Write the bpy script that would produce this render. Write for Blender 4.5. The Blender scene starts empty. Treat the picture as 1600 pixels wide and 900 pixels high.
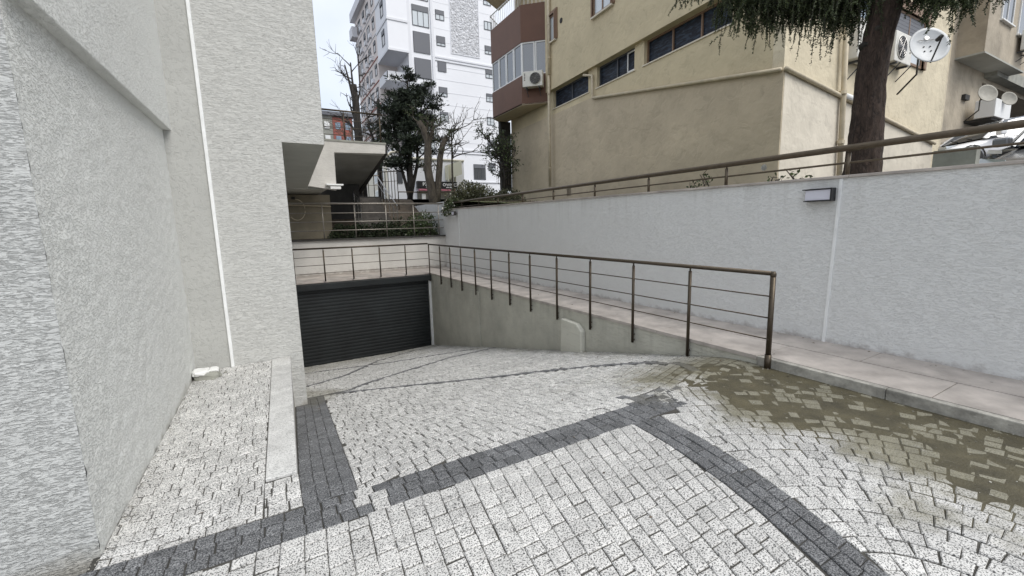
import bpy, math, random
import numpy as np
from mathutils import Vector, Matrix, noise as mn

rnd = random.Random(7)
S = bpy.context.scene
COL = S.collection

# ------------------------------------------------------------------ camera (eye at the world origin, 1.6 m above the paving)
YAW, PIT, ROL, FPX = 0.51841, 0.147625, -0.0249715, 672.87
def _rot():
    cy, sy, cp, sp, cr, sr = math.cos(YAW), math.sin(YAW), math.cos(PIT), math.sin(PIT), math.cos(ROL), math.sin(ROL)
    f = Vector((sy*cp, cy*cp, -sp)); r = Vector((cy, -sy, 0)); u = r.cross(f)
    return r*cr + u*sr, -r*sr + u*cr, f
CR, CU, CF = _rot()
cam = bpy.data.cameras.new('camera'); camo = bpy.data.objects.new('camera', cam); COL.objects.link(camo)
cam.sensor_width = 36; cam.lens = FPX/1600*36; cam.clip_start = 0.05; cam.clip_end = 2000
camo.matrix_world = Matrix(((CR.x, CU.x, -CF.x, 0), (CR.y, CU.y, -CF.y, 0), (CR.z, CU.z, -CF.z, 0), (0, 0, 0, 1)))
S.camera = camo

# ------------------------------------------------------------------ sky, sun, exposure
SUN_EL, SUN_AZ = math.radians(50), math.radians(156)      # azimuth from +Y towards +X
w = bpy.data.worlds.new('World'); S.world = w; w.use_nodes = True
nt = w.node_tree; nt.nodes.clear()
out = nt.nodes.new('ShaderNodeOutputWorld'); bg = nt.nodes.new('ShaderNodeBackground')
sky = nt.nodes.new('ShaderNodeTexSky'); sky.sky_type = 'NISHITA'; sky.sun_disc = False
sky.sun_elevation = SUN_EL; sky.sun_rotation = SUN_AZ; sky.dust_density = 2.0
tc = nt.nodes.new('ShaderNodeTexCoord'); no = nt.nodes.new('ShaderNodeTexNoise')
no.inputs['Scale'].default_value = 2.2; no.inputs['Detail'].default_value = 6
rp = nt.nodes.new('ShaderNodeValToRGB'); rp.color_ramp.elements[0].position = 0.32; rp.color_ramp.elements[1].position = 0.62
rp.color_ramp.elements[0].color = (0.58, 0.58, 0.58, 1); rp.color_ramp.elements[1].color = (0.97, 0.97, 0.97, 1)
mx = nt.nodes.new('ShaderNodeMix'); mx.data_type = 'RGBA'
mx.inputs[7].default_value = (6.6, 6.95, 7.6, 1)           # bright overcast cloud
nt.links.new(tc.outputs['Generated'], no.inputs['Vector']); nt.links.new(no.outputs['Fac'], rp.inputs['Fac'])
nt.links.new(rp.outputs['Color'], mx.inputs[0]); nt.links.new(sky.outputs['Color'], mx.inputs[6])
nt.links.new(mx.outputs[2], bg.inputs['Color']); bg.inputs['Strength'].default_value = 0.10
nt.links.new(bg.outputs['Background'], out.inputs['Surface'])
sl = bpy.data.lights.new('sun', 'SUN'); sl.energy = 1.5; sl.angle = math.radians(35); sl.color = (1, 0.97, 0.92)
so = bpy.data.objects.new('sun', sl); COL.objects.link(so)
sd = Vector((math.sin(SUN_AZ)*math.cos(SUN_EL), math.cos(SUN_AZ)*math.cos(SUN_EL), math.sin(SUN_EL)))
so.rotation_euler = sd.to_track_quat('Z', 'Y').to_euler()
S.view_settings.view_transform = 'Standard'; S.view_settings.look = 'None'; S.view_settings.gamma = 1
S.view_settings.use_curve_mapping = False; S.view_settings.exposure = 0.70

# ------------------------------------------------------------------ small helpers
def hit(px, py, O, n):
    """point where the sight line of a photograph pixel meets the plane (O, n)"""
    d = CF + CR*((px-800)/FPX) - CU*((py-450)/FPX)
    O = Vector(O); n = Vector(n)
    return d*(O.dot(n)/d.dot(n))
def hY(px, py, Y): return hit(px, py, (0, Y, 0), (0, 1, 0))
def hX(px, py, X): return hit(px, py, (X, 0, 0), (1, 0, 0))
def hZ(px, py, Z): return hit(px, py, (0, 0, Z), (0, 0, 1))

class MB:
    def __init__(s): s.v = []; s.f = []; s.m = []
    def add(s, vs, fs, mi=0):
        b = len(s.v); s.v.extend(tuple(p) for p in vs)
        s.f.extend(tuple(i+b for i in f) for f in fs); s.m.extend([mi]*len(fs))
    def box(s, x0, x1, y0, y1, z0, z1, mi=0):
        s.add([(x0,y0,z0),(x1,y0,z0),(x1,y1,z0),(x0,y1,z0),(x0,y0,z1),(x1,y0,z1),(x1,y1,z1),(x0,y1,z1)],
              [(0,3,2,1),(4,5,6,7),(0,1,5,4),(1,2,6,5),(2,3,7,6),(3,0,4,7)], mi)
    def obox(s, O, a, b, c, mi=0):
        O, a, b, c = Vector(O), Vector(a), Vector(b), Vector(c)
        p = [O, O+a, O+a+b, O+b]; p += [q+c for q in p]
        fs = [(0,3,2,1),(4,5,6,7),(0,1,5,4),(1,2,6,5),(2,3,7,6),(3,0,4,7)]
        if a.cross(b).dot(c) < 0: fs = [f[::-1] for f in fs]
        s.add(p, fs, mi)
    def prism(s, poly, ext, mi=0):
        n = len(poly); P = [Vector(p) for p in poly]; E = Vector(ext)
        nr = Vector((0,0,0))
        for i in range(n): nr += P[i].cross(P[(i+1) % n])
        fs = [tuple(range(n))[::-1], tuple(range(n, 2*n))] + [(i, (i+1) % n, n+(i+1) % n, n+i) for i in range(n)]
        if nr.dot(E) < 0: fs = [f[::-1] for f in fs]
        s.add(P + [p+E for p in P], fs, mi)
    def quad(s, a, b, c, d, mi=0): s.add([a, b, c, d], [(0,1,2,3)], mi)
    def tube(s, pts, r, n=8, mi=0, cap=True):
        pts = [Vector(p) for p in pts]; k = len(pts)
        rs = r if isinstance(r, (list, tuple)) else [r]*k
        vs = []; ref = None
        for i, p in enumerate(pts):
            t = (pts[min(i+1, k-1)] - pts[max(i-1, 0)]).normalized()
            if ref is None: ref = Vector((0,0,1)) if abs(t.z) < .9 else Vector((1,0,0))
            a = t.cross(ref).normalized(); b = t.cross(a).normalized(); ref = -b if False else ref
            for j in range(n):
                q = 2*math.pi*j/n; vs.append(p + a*(rs[i]*math.cos(q)) + b*(rs[i]*math.sin(q)))
        fs = [(i*n+j, i*n+(j+1) % n, (i+1)*n+(j+1) % n, (i+1)*n+j) for i in range(k-1) for j in range(n)]
        if cap: fs += [tuple(range(n))[::-1], tuple(range((k-1)*n, k*n))]
        s.add(vs, fs, mi)
    def disc(s, c, nrm, r, th, n=24, mi=0):
        c = Vector(c); nrm = Vector(nrm).normalized(); s.tube([c, c+nrm*th], r, n, mi)
    def build(s, name, mat, parent=None, smooth=False, bevel=0):
        me = bpy.data.meshes.new(name)
        base = Vector(parent['base']) if parent is not None and 'base' in parent else Vector((0,0,0))
        me.from_pydata([(x-base.x, y-base.y, z-base.z) for x, y, z in s.v], [], s.f)
        for m in (mat if isinstance(mat, (list, tuple)) else [mat]): me.materials.append(m)
        if any(s.m): me.polygons.foreach_set('material_index', s.m)
        if smooth: me.polygons.foreach_set('use_smooth', [True]*len(s.f))
        me.update()
        o = bpy.data.objects.new(name, me); COL.objects.link(o)
        if parent is not None:
            o.parent = parent; o['base'] = tuple(base)
        else: o['base'] = (0., 0., 0.)
        if bevel:
            md = o.modifiers.new('bevel', 'BEVEL'); md.width = bevel; md.segments = 2; md.limit_method = 'ANGLE'
        return o

def thing(name, label, cat, loc=(0,0,0), group=None):
    o = bpy.data.objects.new(name, None); COL.objects.link(o); o.location = loc; o.empty_display_size = .1
    o['base'] = tuple(float(c) for c in loc); o['label'] = label; o['category'] = cat
    if group: o['group'] = group
    return o
def tag(o, label=None, cat=None, group=None, kind=None):
    for k, v in (('label', label), ('category', cat), ('group', group), ('kind', kind)):
        if v: o[k] = v
    return o
def struct(o): o['kind'] = 'structure'; return o
def copy_part(o, off, parent=None):
    c = o.copy(); COL.objects.link(c); c.parent = parent if parent is not None else o.parent
    c.location = (o.location + Vector(off)) if parent is None else o.location
    for ch in [x for x in o.children]: copy_part(ch, (0,0,0), c)
    return c

# ------------------------------------------------------------------ materials
def newmat(name):
    m = bpy.data.materials.new(name); m.use_nodes = True
    t = m.node_tree; b = t.nodes['Principled BSDF']
    return m, t, b
def N(t, typ, **kw):
    n = t.nodes.new(typ)
    for k, v in kw.items():
        if k in n.inputs: n.inputs[k].default_value = v
        else: setattr(n, k, v)
    return n
def ramp(t, fac, stops):
    r = t.nodes.new('ShaderNodeValToRGB'); e = r.color_ramp.elements
    while len(e) < len(stops): e.new(.5)
    for i, (p, c) in enumerate(stops):
        e[i].position = p; e[i].color = (c, c, c, 1) if isinstance(c, (int, float)) else (*c, 1)
    t.links.new(fac, r.inputs['Fac']); return r.outputs['Color']
def mapped(t, scale, src='pos'):
    g = N(t, 'ShaderNodeNewGeometry'); mp = N(t, 'ShaderNodeMapping')
    if src == 'pos': t.links.new(g.outputs['Position'], mp.inputs['Vector'])
    else:
        c = N(t, 'ShaderNodeTexCoord'); t.links.new(c.outputs['Object'], mp.inputs['Vector'])
    mp.inputs['Scale'].default_value = scale
    return mp.outputs['Vector']
def noise(t, vec, scale, detail=3, rough=.5, dist=0):
    n = N(t, 'ShaderNodeTexNoise'); n.inputs['Scale'].default_value = scale; n.inputs['Detail'].default_value = detail
    n.inputs['Roughness'].default_value = rough; n.inputs['Distortion'].default_value = dist
    t.links.new(vec, n.inputs['Vector']); return n.outputs['Fac']
def mixc(t, fac, a, b, mode='MIX'):
    n = N(t, 'ShaderNodeMix', data_type='RGBA', blend_type=mode)
    for i, x in ((0, fac), (6, a), (7, b)):
        if isinstance(x, bpy.types.NodeSocket): t.links.new(x, n.inputs[i])
        else: n.inputs[i].default_value = x if i == 0 else (*x, 1)
    return n.outputs[2]
def math_(t, op, a, b=0.0, clamp=False):
    n = N(t, 'ShaderNodeMath', operation=op); n.use_clamp = clamp
    for i, x in enumerate((a, b)):
        if isinstance(x, bpy.types.NodeSocket): t.links.new(x, n.inputs[i])
        else: n.inputs[i].default_value = x
    return n.outputs[0]
def bump(t, b, h, strength, dist, prev=None):
    n = N(t, 'ShaderNodeBump'); n.inputs['Strength'].default_value = strength; n.inputs['Distance'].default_value = dist
    t.links.new(h, n.inputs['Height'])
    if prev: t.links.new(prev, n.inputs['Normal'])
    t.links.new(n.outputs['Normal'], b.inputs['Normal']); return n.outputs['Normal']

def flat(name, col, rough=.6, metal=0, var=.0, vscale=6, bmp=0, bscale=60):
    m, t, b = newmat(name)
    b.inputs['Roughness'].default_value = rough; b.inputs['Metallic'].default_value = metal
    v = mapped(t, (1,1,1))
    if var:
        f = noise(t, v, vscale, 5, .6)
        c = mixc(t, 1.0, col, ramp(t, f, [(.3, 1-var), (.7, 1+var*.4)]), 'MULTIPLY'); t.links.new(c, b.inputs['Base Color'])
    else: b.inputs['Base Color'].default_value = (*col, 1)
    if bmp: bump(t, b, noise(t, v, bscale, 4, .6), bmp, .01)
    return m

def plaster(name, col, sc=(9, 9, 48), strength=.7, dist=.008, stain=.10, dirt_z=None, dirt_col=(.16,.14,.11), rot=None, blot=1.3, groove_shade=.22, drip=None):
    """scraped grain plaster: short horizontal scratches over a fine grain"""
    m, t, b = newmat(name); b.inputs['Roughness'].default_value = .92
    v = mapped(t, sc)
    if rot: v.node.inputs['Rotation'].default_value = rot
    vw = mapped(t, (1,1,1))
    a = noise(t, v, 1.0, 5, .62, .9); r1 = ramp(t, a, [(.36, 0), (.5, .75), (.72, 1)])
    g = noise(t, vw, 95, 3, .6)
    patch = ramp(t, noise(t, vw, 1.3, 2), [(.25, .6), (.65, 1)])
    hh = math_(t, 'ADD', math_(t, 'MULTIPLY', r1, patch), math_(t, 'MULTIPLY', g, .35))
    hh = math_(t, 'ADD', hh, math_(t, 'MULTIPLY', noise(t, vw, 4.5, 2, .5), 3.0))
    bump(t, b, hh, strength, dist)
    big = noise(t, vw, blot, 6, .6)
    c = mixc(t, 1.0, col, ramp(t, big, [(.3, 1-stain), (.7, 1+stain*.3)]), 'MULTIPLY')
    c = mixc(t, math_(t, 'MULTIPLY', ramp(t, a, [(.30, 1), (.46, 0)]), groove_shade), c, tuple(x*.45 for x in col))  # scratch hollows darkened in the colour, shade painted into the grooves
    if dirt_z is not None:                                    # splash dirt near the foot: world height + noise
        sx = N(t, 'ShaderNodeSeparateXYZ'); g2 = N(t, 'ShaderNodeNewGeometry'); t.links.new(g2.outputs['Position'], sx.inputs[0])
        hgt = math_(t, 'SUBTRACT', sx.outputs['Z'], dirt_z)
        if dirt_z < -90:
            hgt = math_(t, 'SUBTRACT', sx.outputs['Z'], -1.5)
        nn = noise(t, vw, 7, 5, .65)
        d = math_(t, 'SUBTRACT', math_(t, 'MULTIPLY', nn, .30), hgt)
        c = mixc(t, math_(t, 'MULTIPLY', ramp(t, d, [(.06, 0), (.17, 1)]), .6), c, dirt_col)
    if drip is not None:                                      # rain runs hanging from the coping
        g3 = N(t, 'ShaderNodeNewGeometry'); s3 = N(t, 'ShaderNodeSeparateXYZ'); t.links.new(g3.outputs['Position'], s3.inputs[0])
        run = ramp(t, noise(t, mapped(t, (3.2, 3.2, .22)), 1.6, 4, .7), [(.50, 0), (.72, 1)])
        fall = ramp(t, math_(t, 'ADD', math_(t, 'MULTIPLY', math_(t, 'SUBTRACT', s3.outputs['Z'], drip), 1.1), 1.0), [(.05, 0), (1, 1)])
        c = mixc(t, math_(t, 'MULTIPLY', math_(t, 'MULTIPLY', run, fall), .24), c, tuple(x*.55 for x in dirt_col) if dirt_z is None else (.30,.29,.26))
    t.links.new(c, b.inputs['Base Color'])
    return m

def granite(name, light, dark, lo, hi, scale=125, dirtcol=(.150,.136,.078), amp=.17):
    m, t, b = newmat(name); b.inputs['Roughness'].default_value = .75
    v = mapped(t, (1,1,1)); g = N(t, 'ShaderNodeNewGeometry')
    n1 = noise(t, v, scale, 2, .7)
    sp = ramp(t, n1, [(lo, 0), (hi, 1)])
    c = mixc(t, sp, dark, light)
    rr = N(t, 'ShaderNodeMapRange'); t.links.new(g.outputs['Random Per Island'], rr.inputs['Value'])
    rr.inputs['To Min'].default_value = 1-amp*1.6; rr.inputs['To Max'].default_value = 1+amp*.3
    oi = N(t, 'ShaderNodeObjectInfo'); r2 = N(t, 'ShaderNodeMapRange'); t.links.new(oi.outputs['Random'], r2.inputs['Value'])
    r2.inputs['To Min'].default_value = 1-amp; r2.inputs['To Max'].default_value = 1+amp*.2
    c = mixc(t, 1.0, c, math_(t, 'MULTIPLY', rr.outputs[0], r2.outputs[0]), 'MULTIPLY')
    # greenish silt film washed over the stones beside the kerb, and a brown film by the door and column
    sx = N(t, 'ShaderNodeSeparateXYZ'); t.links.new(g.outputs['Position'], sx.inputs[0]); X, Y = sx.outputs['X'], sx.outputs['Y']
    nn = noise(t, v, 2.1, 6, .62)
    edge = math_(t, 'SUBTRACT', X, math_(t, 'ADD', 2.75, math_(t, 'MULTIPLY', math_(t, 'ABSOLUTE', math_(t, 'SUBTRACT', Y, 1.6)), -.05)))
    f1 = math_(t, 'ADD', math_(t, 'MULTIPLY', edge, .9), math_(t, 'MULTIPLY', math_(t, 'SUBTRACT', nn, .5), 2.6))
    fy = math_(t, 'MULTIPLY', math_(t, 'SUBTRACT', 3.9, Y), 1.3, True)
    f1 = math_(t, 'MULTIPLY', ramp(t, f1, [(.15, 0), (.75, 1)]), fy)
    f2 = math_(t, 'ADD', math_(t, 'MULTIPLY', math_(t, 'SUBTRACT', Y, 10.3), .25), math_(t, 'MULTIPLY', math_(t, 'SUBTRACT', nn, .5), 2.2))
    f2 = ramp(t, f2, [(.1, 0), (.9, 1)])
    cx = math_(t, 'SUBTRACT', 1.0, math_(t, 'MULTIPLY', math_(t, 'ADD', math_(t, 'ABSOLUTE', math_(t, 'SUBTRACT', X, .4)), math_(t, 'MULTIPLY', math_(t, 'ABSOLUTE', math_(t, 'SUBTRACT', Y, 7.2)), .45)), 1.4))
    f3 = ramp(t, math_(t, 'ADD', cx, math_(t, 'MULTIPLY', math_(t, 'SUBTRACT', nn, .5), 1.2)), [(.05, 0), (.5, 1)])
    # silt line along the foot of the ramp wall
    f4 = ramp(t, math_(t, 'ADD', math_(t, 'MULTIPLY', math_(t, 'SUBTRACT', X, 4.0), 1.1), math_(t, 'MULTIPLY', math_(t, 'SUBTRACT', nn, .5), 1.6)), [(.2, 0), (.8, 1)])
    f = math_(t, 'MAXIMUM', math_(t, 'MAXIMUM', f1, math_(t, 'MULTIPLY', f2, .55)), math_(t, 'MAXIMUM', math_(t, 'MULTIPLY', f3, .6), math_(t, 'MULTIPLY', f4, .65)))
    gr = ramp(t, noise(t, v, 60, 4, .7), [(.3, .75), (.7, 1.25)])
    c = mixc(t, math_(t, 'MULTIPLY', f, .82), c, mixc(t, 1.0, dirtcol, gr, 'MULTIPLY'))
    grime = ramp(t, noise(t, v, 5.5, 6, .7), [(.35, .80), (.6, 1.03)])
    c = mixc(t, 1.0, c, grime, 'MULTIPLY')
    c = mixc(t, 1.0, c, ramp(t, noise(t, v, .75, 5, .6), [(.35, .91), (.62, 1.03)]), 'MULTIPLY')
    t.links.new(c, b.inputs['Base Color'])
    h = math_(t, 'ADD', noise(t, v, 40, 4, .7), math_(t, 'MULTIPLY', n1, .5))
    bump(t, b, h, .5, .004)
    return m

M = {}
M['plaster_near'] = plaster('plaster_near', (.56,.57,.555), (30, 30, 105), 1.0, .008, .05, -1.62, (.36,.34,.29), groove_shade=.10)
M['plaster_side'] = plaster('plaster_side', (.76,.77,.74), (38, 38, 72), .95, .007, .05, -1.70, (.36,.34,.29), groove_shade=.10, rot=(0.5,0,0))
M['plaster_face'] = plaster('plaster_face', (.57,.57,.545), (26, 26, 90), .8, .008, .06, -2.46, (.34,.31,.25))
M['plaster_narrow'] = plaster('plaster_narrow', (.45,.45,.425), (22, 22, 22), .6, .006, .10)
M['plaster_wall'] = plaster('plaster_wall', (.76,.765,.75), (22, 22, 84), .8, .007, .05, -1.53, (.20,.15,.12), drip=.5, groove_shade=.12)
M['plaster_back'] = plaster('plaster_back', (.62,.60,.56), (7, 7, 40), .5, .006, .16, -1.45, (.22,.18,.15))
M['plaster_ramp'] = plaster('plaster_ramp', (.56,.55,.475), (9, 9, 40), .8, .008, .25, drip=-1.5)
M['plaster_block'] = plaster('plaster_block', (.62,.61,.53), (5, 5, 30), .5, .006, .15)
M['shade_wall'] = flat('shade_wall', (.27,.235,.17), .9, 0, .3, 1.5)  # beige darkened so the recess shade sits in the colour
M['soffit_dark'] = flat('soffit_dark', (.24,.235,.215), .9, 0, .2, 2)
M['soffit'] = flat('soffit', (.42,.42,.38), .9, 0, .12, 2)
M['white_trim'] = flat('white_trim', (.84,.85,.84), .7, 0, .1, 8)
M['granite'] = granite('granite', (.745,.735,.705), (.08,.08,.08), .415, .485, amp=.13)
M['granite_dark'] = granite('granite_dark', (.33,.335,.34), (.05,.052,.056), .44, .60, 150, (.13,.12,.085), .2)
M['kerb'] = granite('kerb', (.76,.755,.73), (.38,.38,.37), .33, .5, 90)
M['joint'] = flat('joint', (.07,.066,.057), .95, 0, .4, 9, .6, 70)
M['silt'] = flat('silt', (.088,.076,.042), .55, 0, .45, 5, .8, 60)
M['slab'] = flat('slab', (.47,.425,.385), .85, 0, .38, 2.6, .25, 70)
M['kerbside'] = flat('kerbside', (.40,.385,.34), .9, 0, .6, 6, .8, 40)
M['bronze'] = flat('bronze', (.080,.064,.046), .42, .75, .15, 20)
M['bronze_light'] = flat('bronze_light', (.125,.10,.072), .42, .7, .2, 12)
M['rail_pale'] = flat('rail_pale', (.36,.33,.29), .4, .6, .2, 12)
M['steel'] = flat('steel', (.42,.41,.40), .3, .9)
M['door'] = flat('door', (.012,.015,.016), .5, .1, .55, 1.6)
M['black'] = flat('black', (.015,.015,.017), .5)
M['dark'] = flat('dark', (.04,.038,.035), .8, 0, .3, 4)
M['beige_up'] = plaster('beige_up', (.62,.53,.355), (3.5, 3.5, 3.5), .35, .02, .13, blot=.9)
M['beige_low'] = plaster('beige_low', (.58,.49,.355), (2.5, 2.5, 3.0), .35, .02, .20, blot=.8)
M['beige_front_lit'] = plaster('beige_front_lit', (.68,.60,.44), (3, 3, 3), .4, .02, .18, blot=1.1)  # lit copy of beige_up: the front's brighter light put into the colour
M['beige_plinth'] = plaster('beige_plinth', (.70,.64,.53), (3, 3, 3), .3, .02, .15, blot=1.1)  # beige_low with the front's brighter light put into the colour; sills too
M['grey_beige'] = plaster('grey_beige', (.46,.40,.31), (2, 2, 2), .3, .02, .35, blot=.9)
M['pipe'] = flat('pipe', (.58,.50,.36), .6, 0, .2, 5)
M['brown'] = flat('brown', (.135,.064,.038), .6, 0, .12, 2)
M['brown_frame'] = flat('brown_frame', (.22,.14,.09), .6)
M['pvc'] = flat('pvc', (.78,.78,.76), .45)
M['ac'] = flat('ac', (.72,.70,.64), .5, 0, .12, 8)
M['dish'] = flat('dish', (.52,.535,.54), .45, 0, .12, 5)
M['dish_old'] = flat('dish_old', (.33,.315,.27), .6, 0, .2, 8)
M['tower'] = flat('tower', (.80,.81,.84), .8, 0, .05, .3)
M['tower_side'] = flat('tower_side', (.70,.64,.61), .8, 0, .1, .3)
M['tower_trim'] = flat('tower_trim', (.70,.71,.74), .8)
M['shutter'] = flat('shutter', (.13,.135,.15), .6)
M['frame_dark'] = flat('frame_dark', (.07,.075,.085), .5)
M['brick'] = flat('brick', (.33,.11,.085), .85, 0, .3, 1)
M['cream'] = flat('cream', (.70,.66,.55), .8, 0, .1, 1)
M['awning'] = flat('awning', (.62,.60,.47), .8)
M['soil'] = flat('soil', (.085,.065,.045), .95, 0, .5, 5, .8, 25)
M['grass'] = flat('grass', (.10,.12,.045), .95, 0, .5, 3, .8, 25)
M['asphalt'] = flat('asphalt', (.06,.06,.062), .9, 0, .3, 4, .3, 80)
M['concrete'] = flat('concrete', (.33,.33,.29), .9, 0, .3, 3, .4, 40)
M['step_dark'] = flat('step_dark', (.11,.10,.09), .9, 0, .4, 5)
M['wood_dark'] = flat('wood_dark', (.030,.028,.026), .8)
M['rubber'] = flat('rubber', (.02,.02,.02), .8)
M['paint_white'] = flat('paint_white', (.80,.80,.80), .22)
M['paint_dark'] = flat('paint_dark', (.02,.026,.028), .15)
M['paint_grey'] = flat('paint_grey', (.20,.205,.21), .2, .5)
M['alloy'] = flat('alloy', (.5,.5,.52), .3, .9)
M['lamp_red'] = flat('lamp_red', (.4,.02,.02), .3)
M['diffuser'] = flat('diffuser', (.66,.66,.74), .35)
M['red_strip'] = flat('red_strip', (.55,.20,.25), .5)
def glassmat(name, col, rough=.05):
    m, t, b = newmat(name); b.inputs['Base Color'].default_value = (*col, 1); b.inputs['Roughness'].default_value = rough
    b.inputs['IOR'].default_value = 1.9; b.inputs['Specular IOR Level'].default_value = .9
    return m
M['glass'] = glassmat('glass', (.055,.065,.075))
M['glass_blue'] = glassmat('glass_blue', (.22,.30,.38))  # bluish sky reflection put into the base colour
M['glass_pale'] = glassmat('glass_pale', (.50,.54,.56), .15)
M['reeded'] = None
m, t, b = newmat('reeded_glass'); b.inputs['Roughness'].default_value = .4; b.inputs['Specular IOR Level'].default_value = .15; v = mapped(t, (2, 2, 9))
nn = noise(t, v, 2.2, 4, .6, .6); t.links.new(ramp(t, nn, [(.45, (.012,.014,.02)), (.62, (.035,.05,.075))]), b.inputs['Base Color']); M['reeded'] = m
def barkmat(name, c0, c1, sc=(9, 9, 2.2), s=1.0, d=.03):
    m, t, b = newmat(name); b.inputs['Roughness'].default_value = .95; v = mapped(t, sc)
    nn = noise(t, v, 1.6, 5, .65, 1.2); t.links.new(ramp(t, nn, [(.35, c0), (.65, c1)]), b.inputs['Base Color']); bump(t, b, nn, s, d); return m
M['bark'] = barkmat('bark', (.020,.013,.010), (.075,.050,.038), (16, 16, 5))
M['bark_dark'] = barkmat('bark_dark', (.02,.018,.015), (.06,.052,.045))
M['bark_mid'] = barkmat('bark_mid', (.05,.042,.034), (.13,.11,.085))
def leafmat(name, a, bb, rough=.7):
    m, t, b = newmat(name); b.inputs['Roughness'].default_value = rough; g = N(t, 'ShaderNodeNewGeometry')
    c = ramp(t, g.outputs['Random Per Island'], [(0, a), (1, bb)])
    n2 = noise(t, mapped(t, (1,1,1)), 1.7, 2); c = mixc(t, 1.0, c, ramp(t, n2, [(.35, .65), (.65, 1.25)]), 'MULTIPLY')
    t.links.new(c, b.inputs['Base Color'])
    return m
M['needle'] = leafmat('needle', (.022,.036,.014), (.075,.095,.035))
M['needle_dark'] = leafmat('needle_dark', (.012,.020,.012), (.035,.05,.026))
M['leaf_low'] = leafmat('leaf_low', (.012,.022,.009), (.04,.055,.02))
M['leaf'] = leafmat('leaf', (.030,.050,.018), (.085,.115,.04))
M['leaf_hedge'] = leafmat('leaf_hedge', (.05,.058,.028), (.13,.125,.065))
M['leaf_dry'] = leafmat('leaf_dry', (.06,.045,.03), (.16,.12,.08))
M['flower'] = flat('flower', (.7,.68,.6), .7)

# ------------------------------------------------------------------ ground heights
XR, XW, YG = 4.60, 5.75, 13.45           # ramp wall plane, retaining wall plane, garage door plane
def G(x, y):
    y0 = 2.68 + .27*min(max((x-2.6)/2, 0), 1)
    s = .10; q = (y-y0)/s
    sp = s*(math.log1p(math.exp(q)) if q < 30 else q)
    return max(-1.6 - .221*sp, -3.955)
def PADZ(x, y): return -1.615 - .028*max(0, y-2.65)

def base_sheet(name, x0, x1, y0, y1, nx, ny, fn, dz, mat):
    mb = MB(); vs = []
    for j in range(ny+1):
        for i in range(nx+1):
            x = x0+(x1-x0)*i/nx; y = y0+(y1-y0)*j/ny; vs.append((x, y, fn(x, y)+dz))
    fs = [(j*(nx+1)+i, j*(nx+1)+i+1, (j+1)*(nx+1)+i+1, (j+1)*(nx+1)+i) for j in range(ny) for i in range(nx)]
    mb.add(vs, fs); return mb.build(name, mat, None, True)
pavement = struct(base_sheet('pavement', -6, XR-.001, -3.5, 2.62, 40, 30, G, -.009, M['joint']))
ramp_o = struct(base_sheet('ramp', .02, XR-.001, 2.62, YG+.3, 20, 100, G, -.009, M['joint']))
pad_o = struct(base_sheet('side_pavement', -.90, .02, 2.62, 6.5, 6, 12, PADZ, -.009, M['joint']))

# ------------------------------------------------------------------ paving stones
def clip(poly, planes):
    for (a, b, c) in planes:                       # keep a*x+b*y >= c
        out_ = []
        for i in range(len(poly)):
            p, q = poly[i], poly[(i+1) % len(poly)]
            dp, dq = a*p[0]+b*p[1]-c, a*q[0]+b*q[1]-c
            if dp >= 0: out_.append(p)
            if (dp >= 0) != (dq >= 0):
                k = dp/(dp-dq); out_.append((p[0]+(q[0]-p[0])*k, p[1]+(q[1]-p[1])*k))
        poly = out_
        if len(poly) < 3: return None
    return poly
def area(p): return abs(sum(p[i][0]*p[(i+1) % len(p)][1]-p[(i+1) % len(p)][0]*p[i][1] for i in range(len(p))))/2
def line(p, q, left=True):                         # half plane on the left of p->q
    a, b = -(q[1]-p[1]), q[0]-p[0]; L = math.hypot(a, b); a /= L; b /= L
    if not left: a, b = -a, -b
    return (a, b, a*p[0]+b*p[1])
STONES = {'pavement': [], 'ramp': [], 'side': []}
def put(zone, poly, planes, mat, fn=G, up=0.0, mn_area=.0016):
    if planes: poly = clip(poly, planes)
    if not poly or area(poly) < (.0004 if zone == 'side' else mn_area): return
    pp = []
    for p in poly:
        if not pp or math.hypot(p[0]-pp[-1][0], p[1]-pp[-1][1]) > .006: pp.append(p)
    if math.hypot(pp[0][0]-pp[-1][0], pp[0][1]-pp[-1][1]) < .006: pp.pop()
    if len(pp) < 3: return
    n = len(pp); cx = sum(p[0] for p in pp)/n; cy = sum(p[1] for p in pp)/n
    sgn = sum(pp[i][0]*pp[(i+1) % n][1]-pp[(i+1) % n][0]*pp[i][1] for i in range(n))
    if sgn < 0: pp = pp[::-1]
    dz = up + rnd.gauss(0, .0014); tx, ty = rnd.gauss(0, .010), rnd.gauss(0, .010)
    def z(p): return fn(p[0], p[1]) + dz + (p[0]-cx)*tx + (p[1]-cy)*ty
    vs = [(p[0], p[1], z(p)-.035) for p in pp] + [(p[0], p[1], z(p)-.005) for p in pp]
    for p in pp:
        L = math.hypot(cx-p[0], cy-p[1]); k = min(.007*rnd.uniform(.7, 1.4)/L, .3)
        q = (p[0]+(cx-p[0])*k, p[1]+(cy-p[1])*k); vs.append((q[0], q[1], z(q)))
    fs = [(i, (i+1) % n, n+(i+1) % n, n+i) for i in range(n)] + [(n+i, n+(i+1) % n, 2*n+(i+1) % n, 2*n+i) for i in range(n)] + [tuple(range(2*n, 3*n))]
    STONES[zone].append((cx, cy, vs, fs, mat))
def jit(p, a=.0028): return (p[0]+rnd.uniform(-a, a), p[1]+rnd.uniform(-a, a))
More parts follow.
